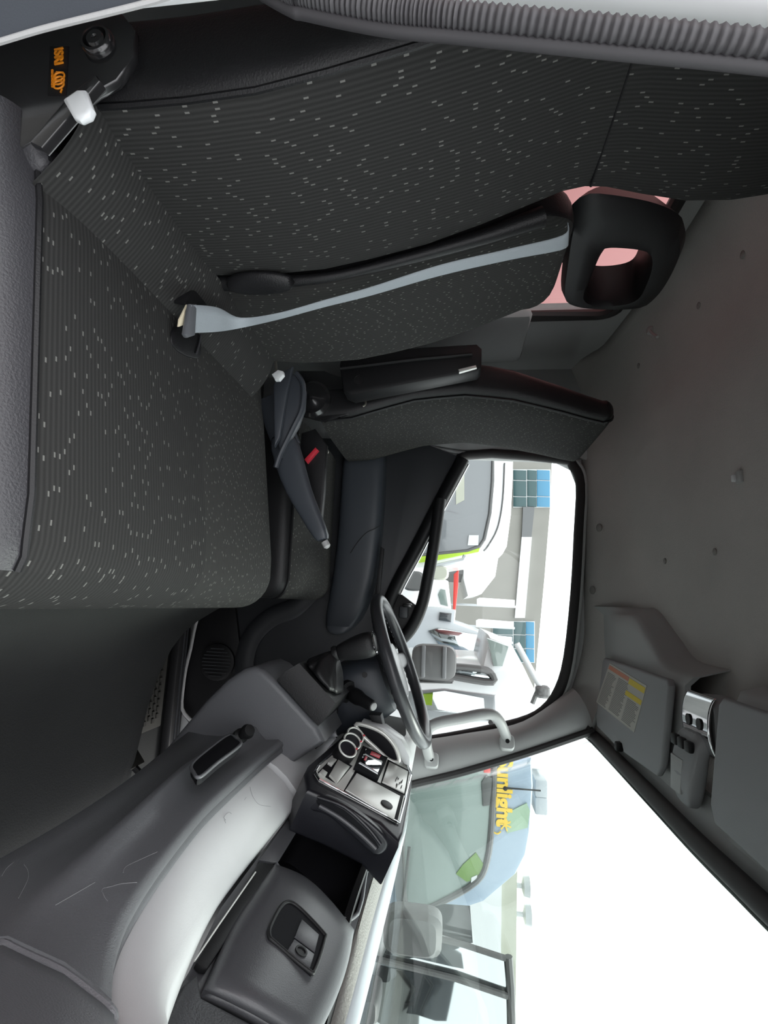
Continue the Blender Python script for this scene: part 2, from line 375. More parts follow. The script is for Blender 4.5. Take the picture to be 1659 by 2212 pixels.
# armrest: long rounded ledge dropping to the front
arm = [((-.56, 1.94), .075), ((-.47, 1.938), .075), ((-.23, 1.938), .075), ((-.07, 1.925), .072), ((.03, 1.905), .066), ((.085, 1.885), .05), ((.11, 1.87), .015)]
obj('armrest', MB().loft([ring((x, 1.775, z), (0, .055 if h > .04 else .02, 0), (0, 0, h), 24, 4.5) for (x, z), h in arm]), m_bluegrey, dr, sub=1)
obj('armrest_slot', MB().poly(PP([(822, 1180), (829, 1185), (818, 1300), (808, 1305)], Y=1.716), (0, .02, 0), .002), m_blk, dr)
obj('seam', MB().tube(PP([(822, 1135), (810, 1142), (790, 1152), (770, 1175), (757, 1195)], Y=1.7185), .0014, 6, sub=4), m_blk, dr)
# map pocket: raised rounded frame in the lower door
pk = spline(PP([(690, 1255), (640, 1310), (585, 1335), (545, 1375), (528, 1430), (535, 1480), (565, 1520), (630, 1545)], Y=1.785), 6)
obj('pocket_rim', MB().tube(pk, lambda t: .034, 14, flat=.5, up=(0, -1, 0)), m_doortrim, dr)
obj('lower_panel', MB().poly(PP([(505, 1280), (520, 1420), (505, 1600), (440, 1620), (412, 1560), (395, 1535), (398, 1480), (415, 1400), (440, 1310)], Y=1.78), (0, .02, 0), .004), m_blk, dr)
obj('kick_strip', MB().tube(PP([(438, 1300), (422, 1350), (412, 1400), (402, 1440), (396, 1480), (393, 1530), (412, 1556)], Y=1.76), .010, 8, sub=3, flat=.5), m_pillar, dr)
spk = P(470, 1430, Y=1.775)
g = MB(); g.lathe([(.062, 0), (.06, .006), (.052, .009), (.0, .009)], spk, (0, -1, 0), 28)
sg = obj('speaker_grille', g, m_blk, dr)
hb = MB()
for i in range(-4, 5):
    h = math.sqrt(max(0, .05**2-(i*.011)**2)); hb.box(spk+Ve((i*.011, -.010, 0)), (.003, .003, 2*h))
obj('grille_bars', hb, m_doortrim, sg, kind='stuff')
# grab loop in front of the glass
lp = PP([(951, 1078), (944, 1130), (936, 1185), (924, 1250), (912, 1305), (893, 1350), (868, 1380), (840, 1392), (815, 1380)], Y=1.765)
obj('grab_loop', MB().tube(lp, .020, 12, sub=5), m_blk, dr)
obj('loop_web', MB().poly(PP([(815, 1290), (868, 1284), (905, 1312), (895, 1345), (868, 1374), (815, 1385)], Y=1.772), (0, .012, 0), .004), m_blk, dr)
lt = obj('door_latch', MB().box(P(872, 1322, Y=1.765), (.04, .02, .03), .006), m_doortrim, dr)
obj('latch_pull', MB().box(P(880, 1308, Y=1.755), (.012, .012, .03), .003), m_gloss, lt)

# =================================================================== PASSENGER BENCH
def prof_x(z):
    k = ((1.84, -.475), (1.89, -.472), (1.96, -.470), (2.05, -.476), (2.12, -.490), (2.25, -.522), (2.34, -.552), (2.40, -.572), (2.44, -.575), (2.54, -.560), (2.64, -.560), (2.70, -.575), (2.76, -.60))
    for (a, xa), (b, xb) in zip(k, k[1:]):
        if z <= b: return lerp(xa, xb, max(0, (z-a)/(b-a)))
    return k[-1][1]
NR = 64
def pad_back(zs, y0, y1, thick, top, e=5.0, wfun=None, px=prof_x, mid=None):
    """ring loft of an upholstered back; returns rings"""
    rings = []
    for z in zs:
        xf = px(z); yc = (y0+y1)/2; hw = (y1-y0)/2; d = thick/2
        if wfun: a_, b_ = wfun(z); yc = (a_+b_)/2; hw = (b_-a_)/2
        rings.append(ring((xf-d, yc, z), (0, hw, 0), (d, 0, 0), NR, e))
    # rounded top
    zt = zs[-1]; xf = px(zt); hw0 = hw; d = thick/2
    for k in range(1, 7):
        a = math.radians(15*k); s = math.cos(a)
        rings.append(ring((xf-d, yc, zt+top*math.sin(a)), (0, hw0-top+top*s if top < hw0 else hw0*s, 0), (d*max(.05, s)**.7, 0, 0), NR, e))
    return rings
def split_pad(rings, j0, j1, mat_f, mat_s, parent, nf, ns, across, sub=0, lab=None, jm=None):
    """front columns j0..j1 (fabric, with metre UVs) and the remaining columns (vinyl) as two parts meeting in a seam"""
    n = len(rings[0]); rf = []; uv = []; acc = 0; prev = None
    for r in rings:
        cpt = sum((r[j] for j in range(j0, j1+1)), Ve())/(j1-j0+1)
        if prev is not None: acc += (cpt-prev).length
        prev = cpt
        rf.append([r[j] for j in range(j0, j1+1)]); uv.append([(r[j][across], acc) for j in range(j0, j1+1)])
    if jm:
        k = jm-j0
        obj('centre_'+nf, MB().grid([r[:k+1] for r in rf], [u[:k+1] for u in uv]), m_fab2, parent, smooth=60)
        rf = [r[k:] for r in rf]; uv = [u[k:] for u in uv]
    o1 = obj(nf, MB().grid(rf, uv), mat_f, parent, smooth=60, sub=sub)
    rs = [[r[j % n] for j in range(j1, n+j0+1)] for r in rings]
    mb = MB().grid(rs); k = len(rs[0])
    o2 = obj(ns, mb, mat_s, parent, smooth=60, sub=sub)
    return o1, o2
bench = thing('passenger_bench_seat', 'black fabric double passenger bench with grey fleck pattern in the foreground', 'seat', (-.25, .72, 1.35))
# cushion: rings across Y, swept along X
zt = lambda x: 1.846+.050*max(0, min(1, (x+.40)/.33))
rings = []
xs = [-.46, -.43, -.40, -.37, -.33, -.27, -.2, -.14, -.08, -.04]
def cush_ring(x, z, zb, hw=.353, yc=.727):
    return ring((x, yc, (z+zb)/2), (0, hw, 0), (0, 0, (z-zb)/2), NR, 6)
for x in xs: rings.append(cush_ring(x, zt(x) if x > -.38 else zt(x)-.012*((-.38-x)/.08), 1.70))
for k in range(1, 8):
    a = math.radians(90*k/7); rings.append(cush_ring(-.04+.062*math.sin(a), 1.896-.075*(1-math.cos(a)), 1.70+.06*(1-math.cos(a)), .350-.012*(1-math.cos(a))))
split_pad(rings[:12], 5, 24, m_fab, m_leathg, bench, 'seat_cushion', 'cushion_side', 1, jm=16)
split_pad(rings[11:], 1, 31, m_fab, m_leathg, bench, 'cushion_nose', 'cushion_underside', 1, jm=16)
obj('cushion_front', MB().grid([rings[-1][:33], [Ve((.022-.03, p.y, 1.775)) for p in rings[-1][:33]], [Ve((-.04, p.y, 1.70)) for p in rings[-1][:33]]], [[(p.y, .0) for p in rings[-1][:33]], [(p.y, .05) for p in rings[-1][:33]], [(p.y, .1) for p in rings[-1][:33]]]), m_fab, bench)
obj('near_seam', MB().tube([r[24]+Ve((0, -.001, .001)) for r in rings[:12]], .0035, 6), m_leath, bench)
# sloping strip between cushion and backrest
rows = []; uv = []
for i in range(9):
    t = i/8; x = lerp(-.385, -.478, t); z = lerp(1.838, 1.885, t)+.010*math.sin(math.pi*t)
    rows.append([Ve((x-.0*j, lerp(.405, .965, j/24), z)) for j in range(25)]); uv.append([(lerp(.405, .965, j/24), t*.11) for j in range(25)])
obj('rear_cushion_strip', MB().grid(rows, uv), m_fab, bench)
obj('strip_base', MB().box((-.45, .715, 1.78), (.12, .60, .10), .01), m_leath, bench)
# outer backrest with integral head section
zs = [1.85, 1.88, 1.92, 1.98, 2.05, 2.12, 2.2, 2.28, 2.34, 2.39, 2.42, 2.45, 2.50, 2.56, 2.62, 2.66]
def wouter(z):
    f = .712 if z < 2.2 else lerp(.712, .690, min(1, (z-2.2)/.2)); f = f if z < 2.43 else lerp(.690, .715, min(1, (z-2.43)/.15))
    return (.405, f)
rb = pad_back(zs, .405, .70, .115, .06, 5.5, wouter)
split_pad(rb, 5, 25, m_fab, m_leath, bench, 'backrest', 'backrest_side', 1)
obj('backrest_seam', MB().tube([r[25]+Ve((.001, -.001, 0)) for r in rb[:17]], .0035, 6), m_leath, bench)
obj('head_crease', MB().tube([Ve((prof_x(2.425)-.001, lerp(.43, .67, i/6), 2.425)) for i in range(7)], .002, 6), m_leath, bench)
# centre backrest
zs2 = [1.86, 1.885, 1.92, 1.98, 2.05, 2.12, 2.2, 2.28, 2.33, 2.37]
rc = pad_back(zs2, .725, 1.005, .085, .055, 5.0, lambda z: (.725, 1.0 if z < 1.9 else 1.006-.03*max(0, (z-2.2)/.2)))
split_pad(rc, 3, 29, m_fab2, m_leath, bench, 'centre_backrest', 'centre_backrest_shell', 1)
gap = [Ve((prof_x(z)-.012, .723, z)) for z in zs2]
obj('gap_bolster', MB().tube(gap, lambda t: .007+.008*abs(2*t-1), 10, sub=3), m_leath, bench)
fl = P(555, 612, X=-.465)
obj('gap_flap', MB().loft([ring(fl+Ve((0, 0, dz)), (.004, .004+w_, 0), (.010, 0, 0), 16, 2) for dz, w_ in ((-.05, .002), (-.02, .018), (.02, .018), (.06, .004))]), m_leath, bench, sub=1)
# head restraint of the centre seat: hollow frame with a see-through slot
hx = -.655
ho = spline(PP([(1213, 640), (1218, 560), (1232, 468), (1262, 440), (1300, 436), (1400, 452), (1462, 476), (1478, 500), (1480, 540), (1452, 600), (1420, 642), (1385, 664), (1300, 666), (1240, 660)], X=hx), 4, True)
cen = sum(ho, Ve())/len(ho)
hi_ = spline(PP([(1268, 640), (1285, 590), (1302, 556), (1320, 546), (1388, 551), (1400, 570), (1385, 618), (1368, 645), (1330, 655), (1285, 655)], X=hx), 6, True)
hr = MB(); n = 56
def resamp(L, m):
    L = [Ve(p) for p in L]; d = [0]
    for a, b in zip(L, L[1:]+L[:1]): d.append(d[-1]+(b-a).length)
    out = []
    for i in range(m):
        t = d[-1]*i/m; j = max(k for k in range(len(d)-1) if d[k] <= t+1e-9)
        out.append(L[j].lerp(L[(j+1) % len(L)], (t-d[j])/max(1e-9, d[j+1]-d[j])))
    return out
ho, hi_ = resamp(ho, n), resamp(hi_, n)
k0 = min(range(n), key=lambda i: (hi_[i]-ho[0]).length); hi_ = hi_[k0:]+hi_[:k0]
layers = []
for t, dx in ((.55, -.09), (.28, -.055), (0.0, -.015), (.14, .004), (.5, .008), (.85, .004), (1, -.012), (1, -.09)):
    layers.append([o_.lerp(i_, t)+Ve((dx, 0, 0)) for o_, i_ in zip(ho, hi_)])
layers.append(layers[0])
hr.loft(layers, caps=False)
hd_ = obj('headrest', hr, m_blk, bench, smooth=50)
for yy in (-.05, .06): obj('headrest_post', MB().tube([(hx-.05, cen.y+yy, 2.38), (hx-.05, cen.y+yy, 2.50)], .007, 8), m_gloss, hd_)
# recliner bracket with badge on the near side
rbk = obj('recliner_bracket', MB().poly(PP([(-40, 330), (40, 320), (75, 300), (205, 195), (250, 170), (288, 120), (290, 60), (262, 25), (160, -10), (-40, 40)], Y=.395), (0, .012, 0), .004), m_gloss, bench)
obj('pivot_cap', MB().lathe([(.0165, -.002), (.0165, .004), (.0145, .007), (.012, .0075), (.011, .004), (.0095, .006), (.008, .008), (.003, .008), (.002, .0065), (0, .0065)], P(214, 96, Y=.394), (0, -1, 0), 28), m_gloss, rbk)
obj('recliner_lever', MB().poly(PP([(62, 305), (88, 318), (215, 172), (205, 158), (150, 200)], Y=.380), (0, .012, 0), .003), m_gloss, bench)
obj('lever_grip', MB().poly(PP([(133, 212), (165, 190), (182, 190), (197, 230), (190, 245), (168, 255), (155, 250)], Y=.372), (0, .010, 0), .004, 3), m_white, bench, label='white plastic lever grip')
obj('slide_catch', MB().box(P(15, 250, Y=.41), (.02, .01, .06), .004), m_cream, bench)
obj('corner_bolster', MB().loft([ring(P(x, y, Y=.425), (0, .03, 0), (r_, 0, r_*.5), 20, 2.6) for x, y, r_ in ((-20, 345, .04), (40, 335, .045), (90, 330, .04), (128, 345, .02))]), m_leathg, bench, sub=1)
def text(name, body, origin, right, up, size, material, parent, depth=.0006, bold=0):
    cu = bpy.data.curves.new(name, 'FONT'); cu.body = body; cu.size = size; cu.extrude = depth; cu.offset = bold
    o = bpy.data.objects.new(name+'_curve', cu); C.objects.link(o)
    dg = bpy.context.evaluated_depsgraph_get(); me = bpy.data.meshes.new_from_object(o.evaluated_get(dg))
    bpy.data.objects.remove(o); bpy.data.curves.remove(cu)
    right = Ve(right).normalized(); up = Ve(up); up = (up-right*up.dot(right)).normalized(); nz = right.cross(up)
    M = Matrix(((right.x, up.x, nz.x, origin[0]), (right.y, up.y, nz.y, origin[1]), (right.z, up.z, nz.z, origin[2]), (0, 0, 0, 1)))
    me.transform(M); me.materials.append(material)
    q = bpy.data.objects.new(name, me); C.objects.link(q); par(q, parent); return q
bo = P(113, 104, Y=.3935); br = P(113, 155, Y=.3935)-bo; bu = P(138, 104, Y=.3935)-bo
dec = obj('badge_plate', MB().poly(PP([(108, 100), (148, 100), (143, 206), (103, 206)], Y=.3945), (0, .0005, 0)), m_blk, rbk)
text('badge_lettering', 'ISRI', P(118, 105, Y=.3938), br, bu, .0132, m_orange, rbk, bold=.0002)
text('badge_small_lettering', 'ISRINGHAUSEN', P(111, 151, Y=.3938), br, bu, .0030, m_orange, rbk)
rg = MB()
for i in range(3):
    c0 = P(128-.6*i, 165+9*i, Y=.3936); rg.tube([c0+Ve((.0045*math.cos(a), 0, .0055*math.sin(a))) for a in [2*math.pi*j/16 for j in range(16)]], .0009, 6, close=True)
rg.tube(PP([(122, 156), (137, 157)], Y=.3936), .0009, 6).tube(PP([(120, 158), (117, 190)], Y=.3936), .0008, 6).tube(PP([(134, 192), (131, 200)], Y=.3936), .0009, 6)
obj('badge_spring_mark', rg, m_orange, rbk)

# seat belt lying over the centre seat
sb = thing('seat_belt', 'grey lap belt webbing hanging down the centre backrest with its tongue on the bench', 'seat belt', (-.40, .68, 1.87))
def ribbon(L, Rr, th=.0012):
    L = spline(L, 6); Rr = spline(Rr, 6); mb = MB(); rows = []
    for i, (a, b) in enumerate(zip(L, Rr)): rows.append([a, a.lerp(b, .33), a.lerp(b, .66), b])
    return mb.shell(rows, (th, 0, th))
tp = [(1226, 480, -.545), (1215, 508, -.530), (1100, 537, -.510), (950, 572, -.485), (800, 620, -.466), (700, 648, -.455), (600, 676, -.440)]
bt = [(1226, 520, -.545), (1212, 538, -.526), (1100, 560, -.506), (950, 594, -.481), (800, 637, -.462), (700, 662, -.451), (600, 689, -.438)]
Lp = [P(x, y, X=q) for x, y, q in tp]+[P(520, 686, Z=1.905), P(470, 664, Z=1.893), P(412, 658, Z=1.885)]
Rp = [P(x, y, X=q) for x, y, q in bt]+[P(520, 707, Z=1.900), P(470, 715, Z=1.888), P(408, 718, Z=1.880)]
obj('webbing', ribbon(Lp, Rp), m_belt, sb, smooth=80)
obj('tongue_grip', MB().poly(PP([(402, 657), (414, 657), (410, 725), (395, 730), (390, 722)], Z=1.878), (0, 0, .009), .003), m_beltd, sb)
obj('tongue_tab', MB().poly(PP([(400, 658), (400, 700), (382, 706), (384, 690)], Z=1.872), (0, 0, .004), .001), m_cream, sb, label='cream coloured tongue plate')
obj('buckle_pocket', MB().poly(spline(PP([(392, 700), (376, 716), (372, 738), (384, 758), (412, 772), (432, 772), (436, 740), (428, 715), (412, 702)], Z=1.857), 4, True), (0, 0, -.02), .002), m_leath, bench)
obj('pocket_stitching', MB().tube(PP([(434, 722), (430, 745), (424, 764)], Z=1.8585), .0016, 6, sub=3), m_leathg, bench)
obj('pocket_upper', MB().poly(spline(PP([(404, 660), (412, 632), (425, 628), (446, 650), (452, 662)], Z=1.872), 4, True), (-.006, 0, -.03), .002), m_leath, bench)

# =================================================================== DRIVER SEAT
ds = thing('driver_seat', 'black fabric driver seat with grey flecks seen from the side', 'seat', (-.25, 1.5, 1.35))
def dx_(z):
    k = ((1.90, -.462), (1.98, -.470), (2.06, -.495), (2.15, -.520), (2.27, -.530), (2.38, -.520), (2.50, -.495), (2.60, -.470), (2.66, -.465))
    for (a, xa), (b, xb) in zip(k, k[1:]):
        if z <= b: return lerp(xa, xb, max(0, (z-a)/(b-a)))
    return k[-1][1]
zs3 = [1.90, 1.94, 1.98, 2.03, 2.08, 2.14, 2.20, 2.27, 2.33, 2.39, 2.45, 2.51, 2.57, 2.61]
def wdr(z): q = .02*max(0, (z-2.4)/.2); return (1.285+q, 1.715-q)
rd = []
for z in zs3:
    a_, b_ = wdr(z); th = .115 if z < 2.3 else lerp(.115, .075, (z-2.3)/.31)
    rd.append(ring((dx_(z)+.012-th/2, (a_+b_)/2, z), (0, (b_-a_)/2, 0), (th/2, 0, 0), NR, 4.6))
for k in range(1, 6):
    a = math.radians(17*k); s = math.cos(a)
    rd.append(ring((dx_(2.61)+.012-.0375, 1.5, 2.61+.028*math.sin(a)), (0, .20-.03*(1-s), 0), (.0375*max(.1, s), 0, 0), NR, 4.6))
split_pad(rd, 6, 26, m_fab2, m_leath, ds, 'backrest', 'backrest_shell', 1)
obj('backrest_piping', MB().tube([r[26]+Ve((.001, -.002, 0)) for r in rd], .004, 6), m_leath, ds)
rcu = []
for x in (-.46, -.40, -.3, -.2, -.1, -.05): rcu.append(ring((x, 1.5, 1.785+.005*(x+.46)/.4), (0, .235, 0), (0, 0, .075), NR, 4.6))
for k in range(1, 7):
    a = math.radians(15*k); rcu.append(ring((-.05+.05*math.sin(a), 1.5, 1.79-.012*(1-math.cos(a))), (0, .235-.03*(1-math.cos(a)), 0), (0, 0, .075-.045*(1-math.cos(a))), NR, 4.6))
split_pad(rcu, 6, 26, m_fab2, m_leath, ds, 'seat_cushion', 'cushion_side', 1)
obj('cushion_piping', MB().tube([r[26]+Ve((0, -.002, 0)) for r in rcu], .004, 6), m_leath, ds)
obj('seat_base', MB().box((-.26, 1.5, 1.52), (.42, .40, .38), .02), m_blk, ds)
obj('recliner_hub', MB().lathe([(.05, 0), (.05, .01), (.042, .018), (.02, .02), (.012, .026), (0, .026)], P(675, 865, Y=1.285), (0, -1, 0), 28), m_gloss, ds)
obj('recliner_plate', MB().poly(PP([(640, 800), (700, 800), (780, 830), (790, 885), (700, 910), (660, 900), (640, 860)], Y=1.29), (0, .015, 0), .004), m_gloss, ds)
obj('spring_hook', MB().tube(PP([(778, 866), (786, 860), (790, 872), (784, 878)], Y=1.27), .0025, 6, sub=4), m_steel, ds)
# folded-up armrest / console lid between the seats
fp = obj('folded_armrest', MB().poly(PP([(733, 788), (738, 760), (1030, 742), (1041, 752), (1040, 792), (1032, 800), (760, 853), (742, 846)], Y=1.20), (0, .06, 0), .006), m_blk, ds)
obj('armrest_rim', MB().tube(PP([(735, 796), (900, 776), (1020, 765)], Y=1.196), .004, 8), m_blk, fp)
obj('armrest_hole', MB().lathe([(.013, 0), (.013, .002), (.010, .002), (.010, .001), (0, .001)], P(775, 820, Y=1.1995), (0, -1, 0), 20), m_gloss, fp)
obj('armrest_latch', MB().poly(PP([(990, 797), (992, 804), (1030, 794), (1028, 788)], Y=1.192), (0, .012, 0), .002), m_silver, fp, label='silver latch')
# buckle with red button on a stalk
bk = thing('seat_belt_buckle', 'black driver seat belt buckle with a red release button', 'buckle', P(690, 960, Y=1.24))
obj('buckle_body', MB().poly(PP([(650, 935), (680, 925), (705, 960), (700, 1060), (690, 1160), (655, 1050), (645, 1000)], Y=1.235), (0, .025, 0), .005), m_leath, bk)
obj('release_button', MB().poly(PP([(657, 992), (663, 1000), (687, 972), (681, 966)], Y=1.222), (0, .016, 0), .002), m_red, bk, label='red release button')
tag(obj('bolt', MB().lathe([(.008, 0), (.008, .012), (.004, .016)], P(704, 976, Y=1.27), (0, -1, 0), 12), m_steel), 'small metal bolt at the back corner of the driver seat cushion', 'bolt')

# =================================================================== PARKING BRAKE
hb_ = thing('parking_brake', 'grey plastic parking brake lever between the seats', 'brake lever', (-.40, 1.14, 1.6))
lvr = [(606, 930, .034), (626, 1000, .034), (644, 1060, .029), (670, 1110, .023), (690, 1150, .019), (699, 1170, .014)]
obj('lever', MB().loft([ring(P(x, y, Y=1.14), (0, .016, 0), Ve((-.3, 0, 1)).normalized()*r_, 20, 3.5) for x, y, r_ in lvr]), m_bluegrey, hb_, sub=1)
obj('lever_stem', MB().loft([ring(P(x, y, Y=1.15), (0, .014, 0), (-.012, 0, .03), 16, 3) for x, y in ((585, 860), (600, 910), (620, 965))]), m_bluegrey, hb_)
obj('thumb_button', MB().lathe([(.008, 0), (.008, .012), (.004, .016)], P(701, 1170, Y=1.14), P(712, 1190, Y=1.14)-P(701, 1170, Y=1.14), 12), m_pillar, hb_)
shr = MB().poly(PP([(592, 965), (590, 830), (602, 808), (632, 790), (620, 850), (604, 945)], Y=1.085), (0, .015, 0), .004)
obj('shroud_side', shr, m_bluegrey, hb_)
obj('shroud', MB().poly(PP([(600, 960), (622, 800), (634, 808), (650, 822), (657, 840), (654, 880), (640, 918), (620, 950), (604, 985)], Y=1.10), (0, .03, 0), .006), m_bluegrey, hb_)
obj('shroud_ridge', MB().tube(PP([(640, 806), (655, 832), (652, 882), (634, 922), (606, 980), (596, 1010)], Y=1.097), .006, 8, sub=5), m_bluegrey, hb_)
rl = thing('recliner_knob', 'small white recliner knob at the inner end of the passenger bench', 'lever knob', P(600, 808, Y=.985))
obj('grip', MB().poly(PP([(586, 808), (600, 798), (611, 801), (612, 808), (602, 820), (593, 820)], Y=.985), (0, .014, 0), .003), m_white, rl)
obj('rod', MB().tube(PP([(594, 770), (596, 785), (597, 800)], Y=.992), .003, 6), m_steel, rl)

# =================================================================== DASHBOARD
def QP(x, y, p0, n, d=0):
    """measured picture point on the plane through p0 with normal n, raised d along n"""
    dr_ = RT*((y-1106)/F_PX) + UP*((x-829.5)/F_PX) + FW
    return CAM + dr_*(((Ve(p0)+n*d)-CAM).dot(n)/dr_.dot(n))
db = thing('dashboard', 'two-tone grey dashboard with open bin, glove box and centre stack', 'dashboard', (.45, 1.1, 1.7))
def tab(pts, X, ext=()):
    t = sorted([(p.y, p.x, p.z) for p in PP(pts, X=X)]+list(ext), reverse=True); return t
rg_ = tab([(656, 1572), (569, 1638), (437, 1758), (328, 1895), (273, 1982), (237, 2048), (219, 2108), (240, 2212)], .31, [(1.72, .31, 1.885), (.38, .300, 2.035), (.31, .275, 2.08)])
tp_ = sorted([(p.y, p.x, p.z) for p in [P(x, y, X=q) for x, y, q in ((653, 1730, .40), (629, 1752, .40), (547, 1851, .40), (465, 1960, .396), (394, 2097, .375), (333, 2212, .332))]]+[(1.72, .40, 1.958), (1.3, .40, 1.955), (.38, .315, 2.10), (.31, .29, 2.14)], reverse=True)
def interp(tab_, y):
    y0 = y; y = max(min(y, tab_[0][0]), tab_[-1][0])
    for a, b in zip(tab_, tab_[1:]):
        if y >= b[0]: t = (a[0]-y)/max(1e-6, a[0]-b[0]); return Ve((lerp(a[1], b[1], t), y0, lerp(a[2], b[2], t)))
    return Ve((tab_[-1][1], y0, tab_[-1][2]))
def smooth_tab(t, n=44):
    y1, y0 = t[0][0], t[-1][0]; raw = [interp(t, lerp(y1, y0, i/n)) for i in range(n+1)]
    for _ in range(3): raw = [raw[0]]+[(raw[i-1]+raw[i]*2+raw[i+1])/4 for i in range(1, n)]+[raw[-1]]
    return [(p.y, p.x, p.z) for p in raw]
rg_, tp_ = smooth_tab(rg_), smooth_tab(tp_)
cr = smooth_tab(tab([(404, 1648), (300, 1745), (130, 1905), (0, 2020)], .278, [(1.72, .275, 1.825), (1.2, .278, 1.826), (.40, .268, 1.935), (.31, .24, 1.99)]))
sl_ = smooth_tab(tab([(420, 1570), (270, 1690), (150, 1770), (0, 1855)], .30, [(1.72, .30, 1.62), (.31, .27, 1.80)]))
ys = [1.72-(1.72-.31)*i/70 for i in range(71)]
rows = []
for y in ys:
    r_, c_, s_ = interp(rg_, y), interp(cr, y), interp(sl_, y)
    fd = max(0, min(1, (y-.44)/.25))
    mid = s_.lerp(c_, .55)+Ve((.016, 0, -.004))*fd; b_ = Ve((.42, y, s_.z-.06)); up_ = c_.lerp(r_, .5)+Ve((.010, 0, -.004))*fd+Ve((-.006, 0, .004))*(1-fd)
    rows.append([b_, s_+Ve((.03, 0, -.03)), s_, s_.lerp(mid, .5)+Ve((.002, 0, 0)), mid, mid.lerp(c_, .7), c_+Ve((-.001, 0, -.003)), c_+Ve((.001, 0, .005)), c_.lerp(up_, .5), up_, r_+Ve((-.009, 0, -.008)), r_+Ve((-.003, 0, .002)), r_+Ve((.003, 0, .003)), r_+Ve((.009, 0, -.002)), r_+Ve((.016, 0, -.014))])
kc = max(i for i, y in enumerate(ys) if y > .425)
obj('lower_panel', MB().shell(rows[:kc+1], (.012, 0, 0)), m_dash, db, smooth=70)
obj('end_cover', MB().shell([[p+Ve((-.0035, 0, .001)) for p in r] for r in rows[kc+1:]], (.015, 0, 0)), m_dash, db, smooth=70)
obj('end_cover_bead', MB().tube([p+Ve((-.003, 0, .0)) for p in rows[kc+1][2:13]], .0035, 8, sub=2), m_dash, db)
rows = []
for y in ys:
    r_ = interp(rg_, y)+Ve((.015, 0, -.012)); t_ = interp(tp_, y)
    nrm = Ve((-(t_.z-r_.z), 0, t_.x-r_.x)).normalized()
    rows.append([r_, r_.lerp(t_, .10)+nrm*.004, r_.lerp(t_, .25)+nrm*.009, r_.lerp(t_, .5)+nrm*.012, r_.lerp(t_, .8)+nrm*.010, r_.lerp(t_, .95)+nrm*.006, t_+nrm*.001, Ve((max(t_.x+.014, .41), y, t_.z-.008))])
k_ = max(i for i, y in enumerate(ys) if y > 1.115)
obj('light_panel_driver', MB().shell([[p+Ve((-.0012, 0, .0012)) for p in r] for r in rows[:k_+1]], (.01, 0, -.01)), m_dashl, db, smooth=70)
obj('light_panel', MB().shell(rows[k_+1:], (.01, 0, -.01)), m_dashl, db, smooth=70)
obj('carcass', MB().poly([(.43, .40, 1.66), (.43, .40, 1.90), (.60, .40, 1.90), (.62, .40, 1.66)], (0, 1.36, 0)), m_blk, db)
# upper fascia plane: open bin and glove box
NP = Ve((-.898, 0, .44)); PO = Ve((.42, 0, 1.962))
G = lambda x, y, d=0: QP(x, y, PO, NP, d)
def GP(pts, d=0): return [G(x, y, d) for x, y in pts]
bin_px = [(596, 1866), (655, 1768), (668, 1758), (684, 1757), (706, 1769), (756, 1812), (788, 1845), (795, 1862), (790, 1888), (752, 1990)]
bin_i = resamp(spline(GP(bin_px, -.004), 4, True), 48)
fas_o = GP([(648, 1731), (672, 1716), (720, 1738), (822, 1822), (818, 1850), (700, 2215), (620, 2400), (240, 2400), (340, 2212), (410, 2097), (478, 1960), (558, 1851)], -.006)
obj('fascia', MB().holed(fas_o, [p+NP*-.002 for p in bin_i], NP*-.006), m_glove, db)
obj('bin_rim', MB().tube(bin_i, .0035, 8, close=True), m_dash, db, smooth=180)
bcen = sum(bin_i, Ve())/48; lin = []
for dpt, sc_l in ((0, .985), (-.03, .97), (-.08, .95), (-.10, .90)): lin.append([bcen+(p-bcen)*sc_l+NP*dpt+Ve((0, 0, dpt*.15)) for p in bin_i])
lb = MB().loft(lin, caps=False); lb.add(lin[-1], [tuple(range(48))])
obj('bin_liner', lb, m_liner, db)
obj('bin_front_lip', MB().poly(GP([(640, 1745), (662, 1762), (602, 1860), (588, 1862), (560, 1857)], .001), NP*-.006, .001), m_glove, db)
# strips along the top: black groove, grained pad, pale lip
def zstrip(name, inn, out, z0, z1, m, r=0):
    a = spline([P(x, y, Z=z0) for x, y in inn], 6); b = spline([P(x, y, Z=z1) for x, y in out], 6)
    obj(name, MB().shell([[p, p.lerp(q, .25)+Ve((0, 0, r*.7)), p.lerp(q, .5)+Ve((0, 0, r)), p.lerp(q, .75)+Ve((0, 0, r*.7)), q] for p, q in zip(a, b)], (0.003, 0, -.012)), m, db, smooth=70)
L0 = [(858, 1700), (826, 1790), (797, 1862), (757, 1985), (706, 2212), (650, 2420)]
L1 = [(868, 1715), (843, 1800), (820, 1856), (786, 1966), (722, 2212), (662, 2420)]
L2 = [(878, 1725), (866, 1790), (848, 1840), (811, 1966), (745, 2212), (680, 2420)]
L3 = [(888, 1700), (881, 1770), (869, 1830), (833, 1985), (777, 2212), (716, 2420)]
zstrip('groove_strip', L0, L1, 2.104, 2.106, m_blk)
zstrip('top_pad', L1, L2, 2.110, 2.122, m_dashtop, .002)
zstrip('windscreen_lip', L2, L3, 2.122, 2.137, mat('pale_lip_plastic', (.55, .59, .63), .35), .004)
obj('far_top_pad', MB().shell([[Ve((x, y, z)) for x, z in ((.42, 2.08), (.44, 2.115), (.50, 2.128), (.60, 2.115))] for y in (1.32, 1.45, 1.6, 1.74)], (0, 0, -.012)), m_dashl, db, smooth=70)
